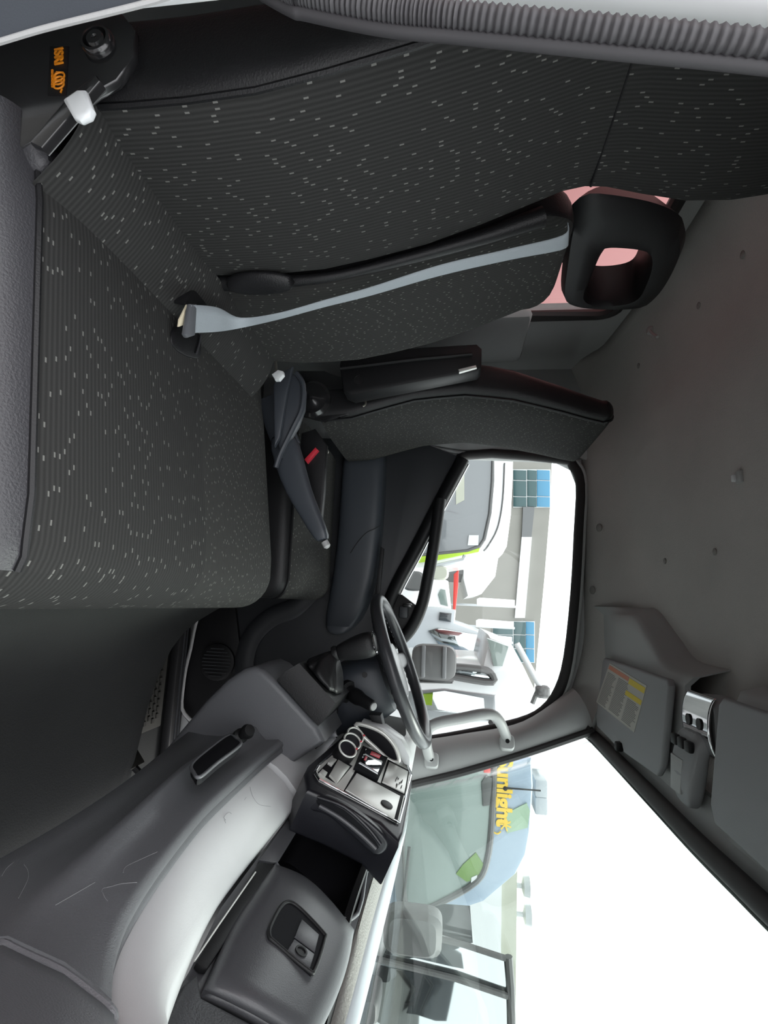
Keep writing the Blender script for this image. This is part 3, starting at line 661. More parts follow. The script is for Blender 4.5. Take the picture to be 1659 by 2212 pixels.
# hinge strip and near pad
obj('hinge_strip', MB().poly(GP([(560, 1862), (588, 1866), (594, 1874), (448, 2092), (436, 2090), (425, 2078)], .004), NP*-.008, .0015), m_blk, db)
obj('hinge_highlight', MB().tube(GP([(552, 1884), (470, 2002), (420, 2076)], .006), .0012, 6), m_silver, db)
gl_lo = spline(GP([(594, 1866), (548, 1930), (498, 2008), (448, 2088), (434, 2118), (438, 2142)], .003), 5)
gl_hi = spline(GP([(640, 1884), (766, 2008), (762, 2050), (742, 2110), (716, 2178), (690, 2260)], .003), 5)
# convex glove box door between hinge edge and top edge
cor = [(594, 1866), (658, 1893), (713, 1943), (765, 2008)]     # far edge, bottom to top
nea = [(438, 2140), (500, 2172), (575, 2212), (676, 2262)]     # near edge
lo_ = [(594, 1866), (548, 1930), (498, 2008), (438, 2140)]; hi_p = [(765, 2008), (752, 2080), (725, 2160), (676, 2262)]
def bez(c, t):
    q = [Ve((x, y, 0)) for x, y in c]; m = spline(q, 12); k = t*(len(m)-1); i = min(int(k), len(m)-2); return m[i].lerp(m[i+1], k-i)
def coons(u, v):   # u along hinge (far->near), v hinge->top
    a = bez(lo_, u)*(1-v)+bez(hi_p, u)*v+bez(cor, v)*(1-u)+bez(nea, v)*u
    c = Ve((*lo_[0], 0))*(1-u)*(1-v)+Ve((*lo_[-1], 0))*u*(1-v)+Ve((*hi_p[0], 0))*(1-u)*v+Ve((*hi_p[-1], 0))*u*v
    return a-c
def dome(u, v):
    f = lambda t: min(1, (min(t, 1-t)/.12))**.5 if min(t, 1-t) < .12 else 1
    return .003+.009*f(u)*f(v)+.012*math.sin(math.pi*v)*f(u)
gu = [0, .015, .04, .08, .13]+[.13+.74*i/16 for i in range(1, 17)]+[.92, .96, .985, 1]
gm = [[G(*coons(u, v).xy, dome(u, v)) for v in gu] for u in gu]
gd = obj('glove_box_door', MB().shell(gm, NP*-.008), m_glove, db, smooth=60)
obj('near_pad', MB().poly(GP([(430, 2096), (440, 2150), (575, 2220), (676, 2270), (640, 2400), (260, 2400), (345, 2212), (400, 2120)], .012), NP*-.02, .008, 3), m_leathg, db)
DH = .0225
rec = spline(GP([(612, 1953), (640, 1956), (697, 2014), (701, 2030), (680, 2094), (664, 2095), (596, 2038), (582, 2022), (586, 1996)], DH+.002), 5, True)
rim = obj('latch_recess', MB().poly(rec, NP*-.010), m_liner, gd)  # flat plate, its black standing in for the shade of a deep recess
obj('recess_rim', MB().tube(rec, .0028, 8, close=True), m_blk, gd, smooth=180)
obj('latch_paddle', MB().poly(GP([(652, 1984), (690, 2018), (681, 2055), (637, 2022)], DH+.004), NP*-.004, .0015), m_glove, gd)
lkp = obj('lock_plate', MB().poly(GP([(636, 2027), (680, 2060), (671, 2089), (662, 2087), (621, 2052)], DH+.004), NP*-.004, .0015), m_glove, gd)
obj('lock_cylinder', MB().lathe([(.0085, 0), (.0085, .002), (.006, .002), (.006, .0005), (0, .0005)], G(650, 2056, DH+.004), NP, 20), m_blk, lkp)
# centre stack --------------------------------------------------------------
n0, n1, f0, f1 = P(682, 1672, Y=1.085), P(862, 1775, Y=1.085), P(742, 1590, Y=1.31), P(880, 1652, Y=1.31)
SN = (n1-n0).cross(f0-n0).normalized(); SN = SN if SN.x < 0 else -SN
H = lambda x, y, d=0: QP(x, y, n0, SN, d)
def HP(pts, d=0): return [H(x, y, d) for x, y in pts]
bez_px = [(659, 1668), (668, 1650), (738, 1590), (760, 1572), (800, 1590), (870, 1622), (893, 1668), (891, 1700), (874, 1800), (864, 1822), (820, 1778), (740, 1738), (664, 1706)]
st = obj('centre_stack', MB().poly(HP(bez_px, -.004), SN*-.085, .008, 3), m_bez, db)
face_px = [(680, 1668), (690, 1652), (742, 1608), (786, 1596), (878, 1652), (888, 1676), (862, 1776), (850, 1770), (690, 1684)]
obj('stack_face', MB().poly(HP(face_px, 0), SN*-.01, .002), m_silver, st)
obj('stack_rim', MB().tube(HP(face_px, .0), .0025, 8, close=True), m_chrome, st)
def hq(name, pts, d0, d1, m, r=.0012, lab=None, par_=None): return obj(name, MB().poly(HP(pts, d1), SN*-(d1-d0), r), m, par_ or st, label=lab)
hq('pocket_recess', [(686, 1668), (722, 1632), (762, 1654), (728, 1694)], -.002, .0006, m_liner)
hq('blank_cover', [(712, 1673), (731, 1640), (756, 1655), (729, 1690)], 0, .005, m_silver)
hq('switch_blank', [(709, 1646), (718, 1635), (728, 1640), (718, 1652)], 0, .006, m_silver)
hq('switch_blank', [(690, 1668), (697, 1660), (708, 1668), (702, 1678)], 0, .006, m_silver)
hq('radio_recess', [(768, 1663), (873, 1718), (858, 1776), (742, 1708)], -.002, .0008, m_liner)
rdb = hq('radio_blank', [(771, 1669), (865, 1719), (852, 1768), (747, 1705)], 0, .004, m_silver)
obj('round_blank', MB().lathe([(.0125, 0), (.0125, .002), (.010, .0028), (0, .0028)], H(835, 1739, .004), SN, 24), m_blk, rdb)
hq('display_recess', [(838, 1640), (885, 1664), (876, 1719), (822, 1692)], -.002, .0008, m_liner)
dp_ = hq('display_cover', [(841, 1645), (882, 1666), (874, 1712), (826, 1688)], 0, .004, m_silver)
pr = MB()
for i in range(9): pr.box(H(862+random.uniform(-8, 8), 1680+i*2.4, .0045), (.001, .010+.01*random.random(), .002))
obj('display_print', pr, m_print, dp_, kind='stuff')
swz = hq('hazard_switch_bezel', [(784, 1610), (838, 1636), (818, 1682), (766, 1655)], -.002, .008, m_liner)
hq('hazard_switch', [(790, 1615), (832, 1637), (818, 1668), (777, 1644)], .004, .016, m_chrome, .005, None, swz)
hq('switch_mark', [(803, 1622), (823, 1631), (820, 1637), (800, 1628)], .0155, .0168, m_red, .0003, 'red switch mark', swz)
hq('switch_mark', [(786, 1640), (790, 1632), (794, 1635), (790, 1643)], .0155, .0168, m_red, .0003, 'red switch mark', swz)
ax = (SN*.8+Ve((-.1, -.45, .25))).normalized()
for px_, py_ in ((768, 1588), (761, 1601), (751, 1617)):
    kc_ = QP(px_, py_, n0, SN, .028)-ax*.026
    kn = obj('dial', MB().lathe([(.0225, -.012), (.0225, .020), (.021, .0255), (.018, .026), (.017, .024), (0, .0245)], kc_, ax, 28), m_blk, st)
    da = ax.orthogonal().normalized(); dbb = ax.cross(da)
    obj('dial_ring', MB().tube([kc_+ax*.0262+(da*math.cos(q)+dbb*math.sin(q))*.0198 for q in [2*math.pi*v/28 for v in range(28)]], .0022, 8, close=True), m_silver, kn, smooth=180)
    obj('dial_face', MB().lathe([(.0172, .0235), (.0172, .0252), (0, .0256)], kc_, ax, 28), m_bez, kn)
    obj('dial_mark', MB().box(kc_+ax*.0275+Ve((.001, .004, .0185)), (.003, .003, .004)), m_red, kn)
# card holder between the stack and the bin
ch_px = [(662, 1722), (684, 1716), (745, 1740), (800, 1778), (836, 1815), (832, 1840), (806, 1846), (755, 1802), (705, 1762), (668, 1750)]
CY = 1.034
chd = obj('card_holder', MB().poly(spline(PP(ch_px, Y=CY), 3, True), (0, .02, 0), .005, 3), m_bez, db)
obj('card_slot', MB().poly(spline(PP([(688, 1727), (742, 1750), (790, 1794), (816, 1826), (812, 1832), (780, 1802), (735, 1768), (690, 1742)], Y=CY-.001), 3, True), (0, .003, 0)), m_liner, chd)
obj('slot_bar', MB().tube(PP([(690, 1741), (736, 1768), (782, 1805), (812, 1834)], Y=CY-.002), .004, 8, sub=4), m_glove, chd)
obj('slot_lip', MB().tube(PP([(686, 1722), (744, 1744), (794, 1788), (822, 1824)], Y=CY-.002), .003, 8, sub=4), m_bez, chd)
# vent slits on the driver part of the light panel
LN = Ve((-.64, 0, .768)); LO = Ve((.345, 0, 1.918))
LQ = lambda x, y, d=0: QP(x, y, LO, LN, d)
for q in ([(663, 1582), (670, 1579), (693, 1609), (687, 1614)], [(668, 1577), (674, 1574), (699, 1606), (694, 1609)], [(712, 1566), (718, 1563), (737, 1588), (732, 1592)]):
    obj('vent_slit', MB().poly([LQ(x, y, .016) for x, y in q], LN*-.008, .001), m_blk, db)
kb0, kb1 = P(518, 1591, Y=1.10), P(549, 1571, Y=1.07)
obj('socket_knob', MB().lathe([(.013, -.012), (.015, -.004), (.015, .006), (.009, .010), (.008, .018), (.013, .022), (.0145, .032), (.011, .040), (0, .041)], kb0, kb1-kb0, 22), m_blk, db)
rc_ = spline(PP([(415, 1650), (450, 1619), (494, 1588), (511, 1596), (519, 1608), (470, 1646), (432, 1677), (419, 1668)], X=.262), 4, True)
obj('recess_tray', MB().poly(rc_, (.012, 0, 0), .001), m_liner, db)
obj('recess_rim', MB().tube([p+Ve((.001, 0, 0)) for p in rc_], .0028, 8, close=True), m_dash, db, smooth=180)
# scratches and scuffs, laid on the panels
bpy.context.view_layer.update()
def cast(o, x, y):
    d = (RT*((y-1106)/F_PX) + UP*((x-829.5)/F_PX) + FW).normalized()
    ok, loc, nn, _ = o.ray_cast(CAM, d)
    return loc-d*.0006 if ok else None
def scuffs(name, o, lines, m, r):
    mb = MB()
    for L in lines:
        q = [cast(o, p.x, p.y) for p in spline([Ve((x, y, 0)) for x, y in L], 6)]; q = [p for p in q if p]
        if len(q) > 3: mb.tube(q, r, 5)
    if mb.v: obj(name, mb, m, o, kind='stuff')
scuffs('scratches', bpy.data.objects['lower_panel.001'] if 'lower_panel.001' in bpy.data.objects else bpy.data.objects['lower_panel'],
    [[(220, 1926), (223, 1919), (240, 1915), (262, 1909), (296, 1906)], [(222, 1928), (226, 1938), (232, 1946)], [(4, 1892), (14, 1876), (30, 1862)], [(52, 1868), (60, 1880), (60, 1900), (40, 1940)], [(266, 1885), (272, 1872), (300, 1858), (340, 1840)], [(120, 1955), (160, 1932), (205, 1906)]], m_visor, .00028)
scuffs('scuff_marks', bpy.data.objects['light_panel'],
    [[(488, 1772), (484, 1765), (494, 1755), (500, 1758)], [(484, 1770), (488, 1778)], [(528, 1728), (532, 1722)], [(540, 1700), (546, 1720), (560, 1738), (585, 1742)]], m_visor, .00025)
# instrument binnacle behind the wheel
hdx = []
for y, s_ in ((1.325, .82), (1.34, .95), (1.40, 1), (1.5, 1.02), (1.62, 1), (1.70, .9)):
    hdx.append([Ve((.34, y, 1.97)), Ve((.335, y, 2.03)), Ve((.34, y, 2.03+.085*s_)), Ve((.355, y, 2.04+.105*s_)), Ve((.39, y, 2.04+.118*s_)), Ve((.44, y, 2.04+.11*s_)), Ve((.49, y, 2.11))])
obj('instrument_hood', MB().shell(hdx, (.01, 0, -.01)), m_dashl, db, smooth=60)
obj('instrument_face', MB().poly([Ve((.325, 1.335, 2.02)), Ve((.325, 1.68, 2.02)), Ve((.335, 1.66, 2.12)), Ve((.335, 1.50, 2.135)), Ve((.335, 1.36, 2.118))], (.01, 0, 0), .003), m_liner, db)
clf = spline(PP([(768, 1566), (790, 1567), (825, 1582), (850, 1608), (861, 1636), (858, 1646), (838, 1640), (812, 1616), (786, 1592)], Y=1.322), 4, True)
obj('cluster_side', MB().poly(clf, (0, .015, 0), .003), m_liner, db)
obj('cluster_rim', MB().tube(clf, .005, 8, close=True), m_silver, db, smooth=180)
obj('cluster_shell', MB().poly(PP([(780, 1560), (830, 1572), (868, 1600), (886, 1636), (886, 1656), (872, 1652), (855, 1620), (830, 1592), (790, 1570)], Y=1.33), (0, .05, 0), .006), m_dashl, db)
obj('warning_switch_box', MB().poly(PP([(796, 1544), (822, 1545), (828, 1572), (806, 1568)], Y=1.36), (0, .04, 0), .003), m_blk, db)

# gear lever in its housing
gv = thing('gear_lever', 'black gear lever with wrinkled leather boot on a grey dash housing', 'gear lever', (.22, 1.27, 1.8))
hp = [(.40, 1.58), (.30, 1.655), (.235, 1.705), (.185, 1.752), (.158, 1.79), (.152, 1.815), (.160, 1.838), (.180, 1.864), (.27, 1.967), (.30, 1.985), (.36, 1.90)]
obj('gear_housing', MB().poly([Ve((x, 1.185, z)) for x, z in hp], (0, .20, 0), .014, 4), m_dash, db)
A0, A1 = Ve((.178, 0, 1.868)), Ve((.268, 0, 1.968)); nb = Ve((-.74, 0, .67))
def rect(y0, y1, s0, s1, h, off=Ve()):
    return [A0.lerp(A1, s0)+nb*h+Ve((0, y0, 0))+off, A0.lerp(A1, s1)+nb*h+Ve((0, y0, 0))+off, A0.lerp(A1, s1)+nb*h+Ve((0, y1, 0))+off, A0.lerp(A1, s0)+nb*h+Ve((0, y1, 0))+off]
obj('boot_frame', MB().loft([rect(1.186, 1.375, 0, 1, .001), rect(1.188, 1.372, .01, .99, .030), rect(1.20, 1.36, .06, .94, .058)]), m_leath, gv, smooth=30)
bt_ = []
col = P(724, 1412, Y=1.275)
for t, w_, wy in ((0, 1, 1), (.25, .85, .9), (.45, .62, .7), (.62, .55, .55), (.8, .36, .4), (1, .22, .22)):
    c_ = (A0.lerp(A1, .5)+nb*.056+Ve((0, 1.28, 0))).lerp(col, t); n_ = 40; r_ = []
    for j in range(n_):
        an = 2*math.pi*j/n_; wr = 1+.13*math.sin(an*5+t*9)*math.sin(math.pi*min(1, t+.1))+.05*math.sin(an*11+t*4)
        u_ = (A1-A0).normalized(); ca, sa = math.cos(an), math.sin(an)
        r_.append(c_+u_*(.058*w_*wr*math.copysign(abs(ca)**.6, ca))+Ve((0, .076*wy*wr*math.copysign(abs(sa)**.6, sa), 0)))
    bt_.append(r_)
obj('boot', MB().loft(bt_), m_leath, gv, smooth=180, sub=1)
obj('boot_collar', MB().lathe([(.017, -.006), (.019, 0), (.017, .007)], col, P(815, 1388, Y=1.28)-col, 18), m_leath, gv)
kb = P(812, 1388, Y=1.28); kd = kb-col
obj('knob', MB().loft([ring(col+kd*t, (0, r_, 0), kd.cross(Ve((0, 1, 0))).normalized()*r_*1.05, 24, 2.6) for t, r_ in ((.03, .016), (.2, .020), (.45, .026), (.7, .029), (.88, .029), (.97, .025), (1.02, .013))]), m_leath, gv, sub=1)
obj('knob_trim', MB().tube([kb-kd*.02+kd.cross(Ve((0, 1, 0))).normalized()*.0255*math.cos(a)+Ve((0, .0255*math.sin(a), 0)) for a in [math.pi*2*i/20 for i in range(20)]], .0028, 6, close=True), m_chrome, gv)

# steering column and wheel
wc = Ve((.172, 1.5, 2.116)); wd = Ve((.376, 0, .148)).normalized(); wnrm = Ve((-wd.z, 0, wd.x))
scol = thing('steering_column', 'blue grey steering column shroud with a thick black stalk', 'steering column', (.25, 1.5, 1.6))
shp = [wc-wnrm*t+wd*0 for t in (.045, .075, .15, .22, .30)]
obj('shroud', MB().loft([ring(p+wd*o_, wd*a_, (0, b_, 0), 28, 4) for p, o_, a_, b_ in zip(shp, (.02, .02, .02, .03, .05), (.075, .085, .088, .08, .06), (.075, .085, .088, .08, .06))]), m_navy, scol, smooth=50)
obj('lower_shroud', MB().loft([ring(wc-wnrm*t+wd*(.05+.3*(t-.2)), wd*.06, (0, .06, 0), 20, 4) for t in (.26, .45, .75)]), m_blk, scol)
obj('shroud_screw', MB().lathe([(.007, 0), (.007, .003), (.003, .003)], wc-wnrm*.085+wd*-.02+Ve((0, -.086, 0)), (0, -1, 0), 14), m_gloss, scol)
sb0, sb1 = P(752, 1494, Y=1.412), P(806, 1526, Y=1.345)
sd = (sb1-sb0)
stk = obj('stalk', MB().lathe([(.028, -.01), (.028, .004), (.019, .008), (.016, .02), (.019, .025), (.019, .045), (.015, .06), (.0135, sd.length-.004), (.011, sd.length)], sb0, sd, 24), m_blk, scol)
obj('stalk_tip', MB().lathe([(.0095, sd.length-.002), (.0095, sd.length+.003), (.007, sd.length+.0045), (0, sd.length+.005)], sb0, sd, 20), m_pillar, stk)
obj('ignition_lock', MB().lathe([(.022, 0), (.022, .008), (.018, .012), (.012, .012), (.010, .008), (0, .008)], P(712, 1535, Y=1.405), (-.2, -1, .25), 22), m_blk, scol)
sw_ = thing('steering_wheel', 'dark two-spoke steering wheel seen almost edge on', 'steering wheel', wc)
RW = .195
rimp = [wc+wd*(RW*math.cos(a))+Ve((0, RW*math.sin(a), 0)) for a in [2*math.pi*i/64 for i in range(64)]]
obj('rim', MB().tube(rimp, .0165, 14, close=True), m_wheel, sw_, smooth=180)
gr = MB()
for i in range(40):
    a = 2*math.pi*i/64*1.0+math.pi*.4
    c_ = wc+wd*(RW*math.cos(a))+Ve((0, RW*math.sin(a), 0)); rd_ = (c_-wc).normalized()
    gr.lathe([(.0, .0), (.007, .0), (.007, .004), (0, .0055)], c_-wnrm*.0125-rd_*.004, -wnrm-rd_*.3, 6)
obj('grip_bumps', gr, m_wheel, sw_, kind='stuff')
obj('hub', MB().lathe([(.03, -.06), (.075, -.045), (.085, -.02), (.07, -.004), (.03, .0), (0, .0)], wc, wnrm, 28), m_wheel, sw_)
for s_ in (-1, 1):
    obj('spoke', MB().loft([ring(wc+Ve((0, s_*y, 0))-wnrm*d_+wd*-.01, wd*w_, wnrm*.009, 16, 3) for y, d_, w_ in ((.05, .03, .035), (.11, .02, .026), (.185, .004, .02))]), m_wheel, sw_)
# pedals
pd = thing('brake_pedal', 'worn brown brake pedal deep in the dark driver footwell', 'pedal', P(285, 1640, Z=1.40))
obj('pedal_pad', MB().box(P(283, 1640, Z=1.42), (.05, .075, .012), .004, Matrix.Rotation(-.7, 3, 'Y')), m_mat, pd)
obj('pedal_arm', MB().tube([P(283, 1640, Z=1.42)+Ve((.01, 0, 0)), P(283, 1640, Z=1.42)+Ve((.10, 0, .12))], .009, 8), m_blk, pd)
# floor mat with raised treads
fm = thing('floor_mat', 'worn rubber driver floor mat with raised tread blocks', 'floor mat', (.2, 1.55, 1.325))
obj('mat_sheet', MB().box((.16, 1.56, 1.326), (.52, .28, .010), .004), m_mat, fm)
tr = MB()
for i in range(22):
    for j in range(11): tr.box((-.08+i*.022+(.011 if j % 2 else 0), 1.44+j*.0225, 1.3325), (.013, .013, .005))
obj('tread_blocks', tr, m_mat, fm, kind='stuff')
tag(obj('trim_9', MB().box((.1, 1.745, 1.345), (1.1, .07, .03), .006), m_blk), 'black ribbed sill plate at the foot of the driver door', 'sill plate', kind='structure')
obj('rib', MB().box((.1, 1.735, 1.362), (1.1, .004, .004)), m_doortrim, bpy.data.objects['trim_9'])
obj('rib', MB().box((.1, 1.755, 1.362), (1.1, .004, .004)), m_doortrim, bpy.data.objects['trim_9'])

# =================================================================== OVERHEAD
gh = thing('grab_handle', 'grey plastic grab handle screwed to the driver windscreen pillar', 'grab handle', P(1000, 1600, Y=1.70))
ghp = [P(934, 1648, Y=1.695), P(926, 1630, Y=1.68), P(921, 1605, Y=1.66), P(924, 1578, Y=1.64), P(945, 1562, Y=1.63), P(1000, 1551, Y=1.63), P(1040, 1543, Y=1.63), P(1064, 1544, Y=1.64), P(1080, 1560, Y=1.66), P(1090, 1582, Y=1.69), P(1097, 1603, Y=1.70), P(1099, 1612, Y=1.705)]
obj('bar', MB().tube(ghp, .0155, 12, sub=5), m_pillar, gh, smooth=180)
for i, q in enumerate((((932, 1641), 1.672), ((1096, 1602), 1.679))):
    c_ = P(*q[0], Y=q[1]+.006)
    ft = obj('foot', MB().loft([ring(c_+Ve((.0, -.0, 0))+Ve((.010, .02, 0))*t, (.019*s_, -.01*s_, 0), (0, 0, .021*s_), 20, 4) for t, s_ in ((1.2, 1), (.2, 1), (0, .9), (-.05, .7))]), m_pillar, gh)
    obj('screw', MB().lathe([(.006, 0), (.006, .003), (.003, .003), (.003, .002), (0, .002)], c_+Ve((-.002, -.004, 0)), (-.45, -.9, 0), 14), m_blk, ft)
# visors
def visor(name, lab, ya, yb, fl):
    v = thing(name, lab, 'sun visor', (.24, (ya+yb)/2, 2.69))
    zf = lambda x: 2.700-.028*(x-.13)/.2
    ol = [(.130, ya+.012), (.130, yb-.012), (.142, yb), (.30, yb), (.325, yb-.02), (.333, (ya+yb)/2+.05), (.318, (ya+yb)/2+.03), (.318, (ya+yb)/2-.0), (.333, (ya+yb)/2-.02), (.325, ya+.02), (.30, ya), (.142, ya)]
    obj('visor_panel', MB().poly([Ve((x, y, zf(x))) for x, y in ol], (0, 0, .016), .006, 3), m_visor, v)
    obj('visor_clip', MB().box((.327, (ya+yb)/2+.015, 2.672), (.022, .020, .018), .004), m_blk, v)
    return v, zf
v1, zf = visor('sun_visor', 'grey sun visor carrying a printed warning label', 1.215, 1.715, 0)
v2, zf = visor('sun_visor', 'grey sun visor nearest the open passenger door without a label', .47, 1.005, 0)
def vp(x, y, d): return P(x, y, Z=2.690-d)
stq = [vp(1311, 1432, 0), vp(1392, 1481, 0), vp(1380, 1583, 0), vp(1295, 1517, 0)]
stq = [Ve((p.x, p.y, zf(p.x)-.0012)) for p in stq]
def sq(a, b): return stq[0].lerp(stq[1], a).lerp(stq[3].lerp(stq[2], a), b)
st_ = obj('warning_label', MB().poly(stq, (0, 0, .001)), m_paper, v1, label='white printed warning label')
def srect(a0, a1, b0, b1, d=.0006): return [sq(a, b)+Ve((0, 0, -d)) for a, b in ((a0, b0), (a1, b0), (a1, b1), (a0, b1))]
obj('orange_band', MB().poly(srect(0.02, .60, .04, .13), (0, 0, .0006)), m_orangep, st_)
obj('yellow_band', MB().poly(srect(.62, .99, .05, .17), (0, 0, .0006)), m_yellowp, st_)
obj('yellow_band', MB().poly(srect(.62, .99, .32, .42), (0, 0, .0006)), m_yellowp, st_)
ln = MB()
for c0, c1, b0 in ((.04, .32, .20), (.36, .66, .18), (.70, .97, .46)):
    b_ = b0
    while b_ < .95:
        ln.poly(srect(c0, c1-random.random()*.08, b_, b_+.012, .0004), (0, 0, .0004)); b_ += .034
obj('printed_lines', ln, m_print, st_, kind='stuff')
# overhead shelves
def shelf(name, lab, mir):
    f = (lambda y: y) if not mir else (lambda y: 2.2-y)
    o = thing(name, lab, 'overhead shelf', (.08, f(1.5), 2.74))
    A_ = [(-.02, 1.80, 2.76), (-.02, 1.62, 2.775), (-.015, 1.53, 2.785), (.05, 1.42, 2.785), (.095, 1.33, 2.775), (.10, 1.19, 2.775)]
    B_ = [(.005, 1.79, 2.722), (.005, 1.64, 2.735), (.012, 1.545, 2.74), (.07, 1.43, 2.742), (.115, 1.34, 2.738), (.12, 1.19, 2.738)]
    D_ = [(.13, 1.78, 2.722), (.13, 1.66, 2.723), (.132, 1.55, 2.724), (.134, 1.44, 2.724), (.136, 1.35, 2.724), (.138, 1.20, 2.724)]
    E_ = [(.36, 1.75, 2.698), (.36, 1.66, 2.699), (.36, 1.55, 2.70), (.36, 1.44, 2.70), (.36, 1.35, 2.70), (.36, 1.20, 2.70)]
    A_ = [(x, y, head_z(x, f(y))-.002) for x, y, z in A_]
    rows = [spline([Ve((x, f(y), z)) for x, y, z in L], 5) for L in (A_, B_, D_, E_)]
    full = []
    for a, b in zip(rows, rows[1:]):
        for i in range(4): full.append([p.lerp(q, i/4) for p, q in zip(a, b)])
    full.append(rows[-1])
    obj('shelf_body', MB().shell(full, (0, 0, .012)), m_trim, o, smooth=60)
    return o
shelf('overhead_shelf', 'grey moulded overhead shelf above the labelled sun visor', False)
shelf('overhead_shelf', 'grey moulded overhead shelf nearest the open passenger door', True)
im = thing('convex_mirror', 'chrome convex mirror mounted on the roof between the visors', 'mirror', (.18, 1.11, 2.72))
mc = P(1512, 1562, Z=2.705)
rr_ = []
for k in range(13):
    a = math.radians(-70+140*k/12); rr_.append([mc+Ve((.055*math.sin(a)*1.0, yy2, -.022*math.cos(a)+.012)) for yy2 in (-.055, -.05, -.02, .02, .05, .055)])
obj('mirror_surface', MB().shell(rr_, (0, 0, .004)), m_chrome, im, smooth=180)
obj('mirror_housing', MB().loft([ring(mc+Ve((0, 0, dz)), (.05*s_, 0, 0), (0, .054*s_, 0), 24, 4) for dz, s_ in ((.004, .9), (.02, 1), (.05, 1.0))]), m_visor, im)
for yy2 in (-.022, .022): obj('mirror_screw', MB().lathe([(.010, 0), (.010, .002), (0, .002)], mc+Ve((-.002, yy2, -.0105)), (0, 0, -1), 18), m_blk, im)
ml = thing('map_lamp', 'grey roof lamp unit with three push buttons beside the convex mirror', 'lamp', (.28, 1.13, 2.70))
lc = P(1490, 1640, Z=2.69)
obj('lamp_body', MB().loft([ring(c_, (0, h_, 0), (0, 0, t_), 20, 4) for c_, h_, t_ in ((lc+Ve((-.055, 0, .012)), .045, .010), (lc+Ve((-.03, 0, .006)), .050, .016), (lc+Ve((.03, .005, -.004)), .048, .020), (lc+Ve((.065, .008, -.004)), .036, .016), (lc+Ve((.085, .008, .0)), .020, .010))]), m_visor, ml, sub=1)
obj('lamp_lens', MB().poly([lc+Ve(q) for q in ((.0, -.012, -.0185), (.0, .04, -.0185), (.06, .034, -.0235), (.06, -.008, -.0235))], (0, 0, .004), .001), m_trim, ml)
for k in range(3): obj('push_button', MB().box(lc+Ve((-.028, -.03+.03*k, -.012)), (.02, .022, .012), .004), m_blk, ml)
# headliner fittings
def on_head(x, y):
    z = 2.78
    for _ in range(60): q = P(x, y, Z=z); z = z*.7+.3*head_z(q.x, max(.4, min(1.81, q.y)))
    return P(x, y, Z=z)
m_clip = mat('clip_plastic', (.26, .25, .24), .8)
for n_, (x, y) in enumerate(((1605, 550), (1510, 660), (1545, 1192), (1437, 1212), (1380, 790))):
    q = on_head(x, y)
    tag(obj('trim_clip', MB().lathe([(.008, 0), (.008, .002), (.005, .0035), (0, .004)], q, (0, 0, -1), 14), m_clip),
        ('round grey trim clip in the rear headliner nearest the picture edge', 'round grey trim clip in the rear headliner behind the centre headrest', 'small trim clip in the mid headliner towards the picture edge', 'small trim clip in the mid headliner ahead of the driver window', 'faint trim clip in the headliner above the driver seat top')[n_], 'trim clip', 'clips in the headliner')
for n_, (x, y) in enumerate(((1295, 1140), (1280, 1275))):
    q = on_head(x, y)
    tag(obj('trim_clip', MB().lathe([(.013, 0), (.013, .003), (.009, .005), (0, .005)], q, (0, -.5, -1), 18), m_clip),
        ('round felt plug above the driver window, rear one', 'round felt plug above the driver window, front one')[n_], 'trim clip', 'plugs above the driver window')
hk = thing('coat_hook', 'small grey hook hanging from the rear headliner', 'hook', P(1410, 715, Z=2.77))
obj('hook_base', MB().lathe([(.012, 0), (.011, .008), (.007, .012), (0, .012)], P(1408, 714, Z=2.762), (0, 0, -1), 16), m_trim, hk)
obj('hook_arm', MB().tube(PP([(1405, 715), (1412, 722), (1420, 728)], Z=2.748), .004, 8, sub=3), m_trim, hk)
ch = thing('roof_bracket', 'small pale square bracket on the headliner above the wheel', 'bracket', P(1597, 1032, Z=2.80))
obj('bracket_plate', MB().box(on_head(1600, 1030), (.024, .020, .012), .002), m_trim, ch)
obj('bracket_insert', MB().box(on_head(1593, 1033)+Ve((0, 0, -.005)), (.014, .012, .010), .002), m_white, ch)

# =================================================================== OUTSIDE
m_mglass = mat('reflective_window', (.42, .45, .46), .04, metal=1)
m_dglass = mat('dark_window', (.05, .055, .06), .08, coat=.5)
m_gglass = mat('green_windscreen', (.20, .255, .235), .08, coat=.6)  # green-grey stands in for what the motorhome windscreen reflects
m_bluep = mat('pale_blue_paint', (.27, .34, .42), .3)
m_lime = mat('lime_paint', (.36, .55, .03), .4)
m_wall = mat('beige_cladding', (.25, .245, .225), .8, var=.1, vscale=1)
m_wallg = mat('grey_cladding', (.16, .165, .17), .8)
m_bluegl = mat('blue_window_glass', (.06, .22, .36), .2)
m_greengl = mat('dark_green_window_glass', (.03, .075, .08), .2)
m_sil = mat('silver_paint', (.42, .44, .46), .3, coat=.5)
m_yel = mat('yellow_print', (.75, .50, .05), .5)
m_gry = mat('grey_exterior_plastic', (.10, .10, .10), .5)
m_pale = mat('pale_panel', (.42, .43, .36), .7)
m_redp = mat('red_exterior', (.55, .04, .03), .4)
tag(obj('ground', MB().poly([(-60, -20, 0), (120, -20, 0), (120, 160, 0), (-60, 160, 0)], (0, 0, -.1)), m_asph), 'grey asphalt yard around the truck', 'ground', kind='structure')
red = thing('red_cargo_box', 'red painted box front right behind the rear cab window', 'cargo box', (-1.6, 1.1, 0))
obj('box_panel', MB().box((-1.55, 1.3, 2.0), (.06, 3.4, 3.0), .01), m_redpan, red)
obj('box_rail', MB().box((-1.50, 1.1, 1.3), (.05, 2.2, .12), .01), m_blk, red)
obj('box_post', MB().box((-1.55, 1.1, .3), (.2, 1.8, .6), .01), m_blk, red)
def back(pts, Y): return PP(pts, Y=Y)
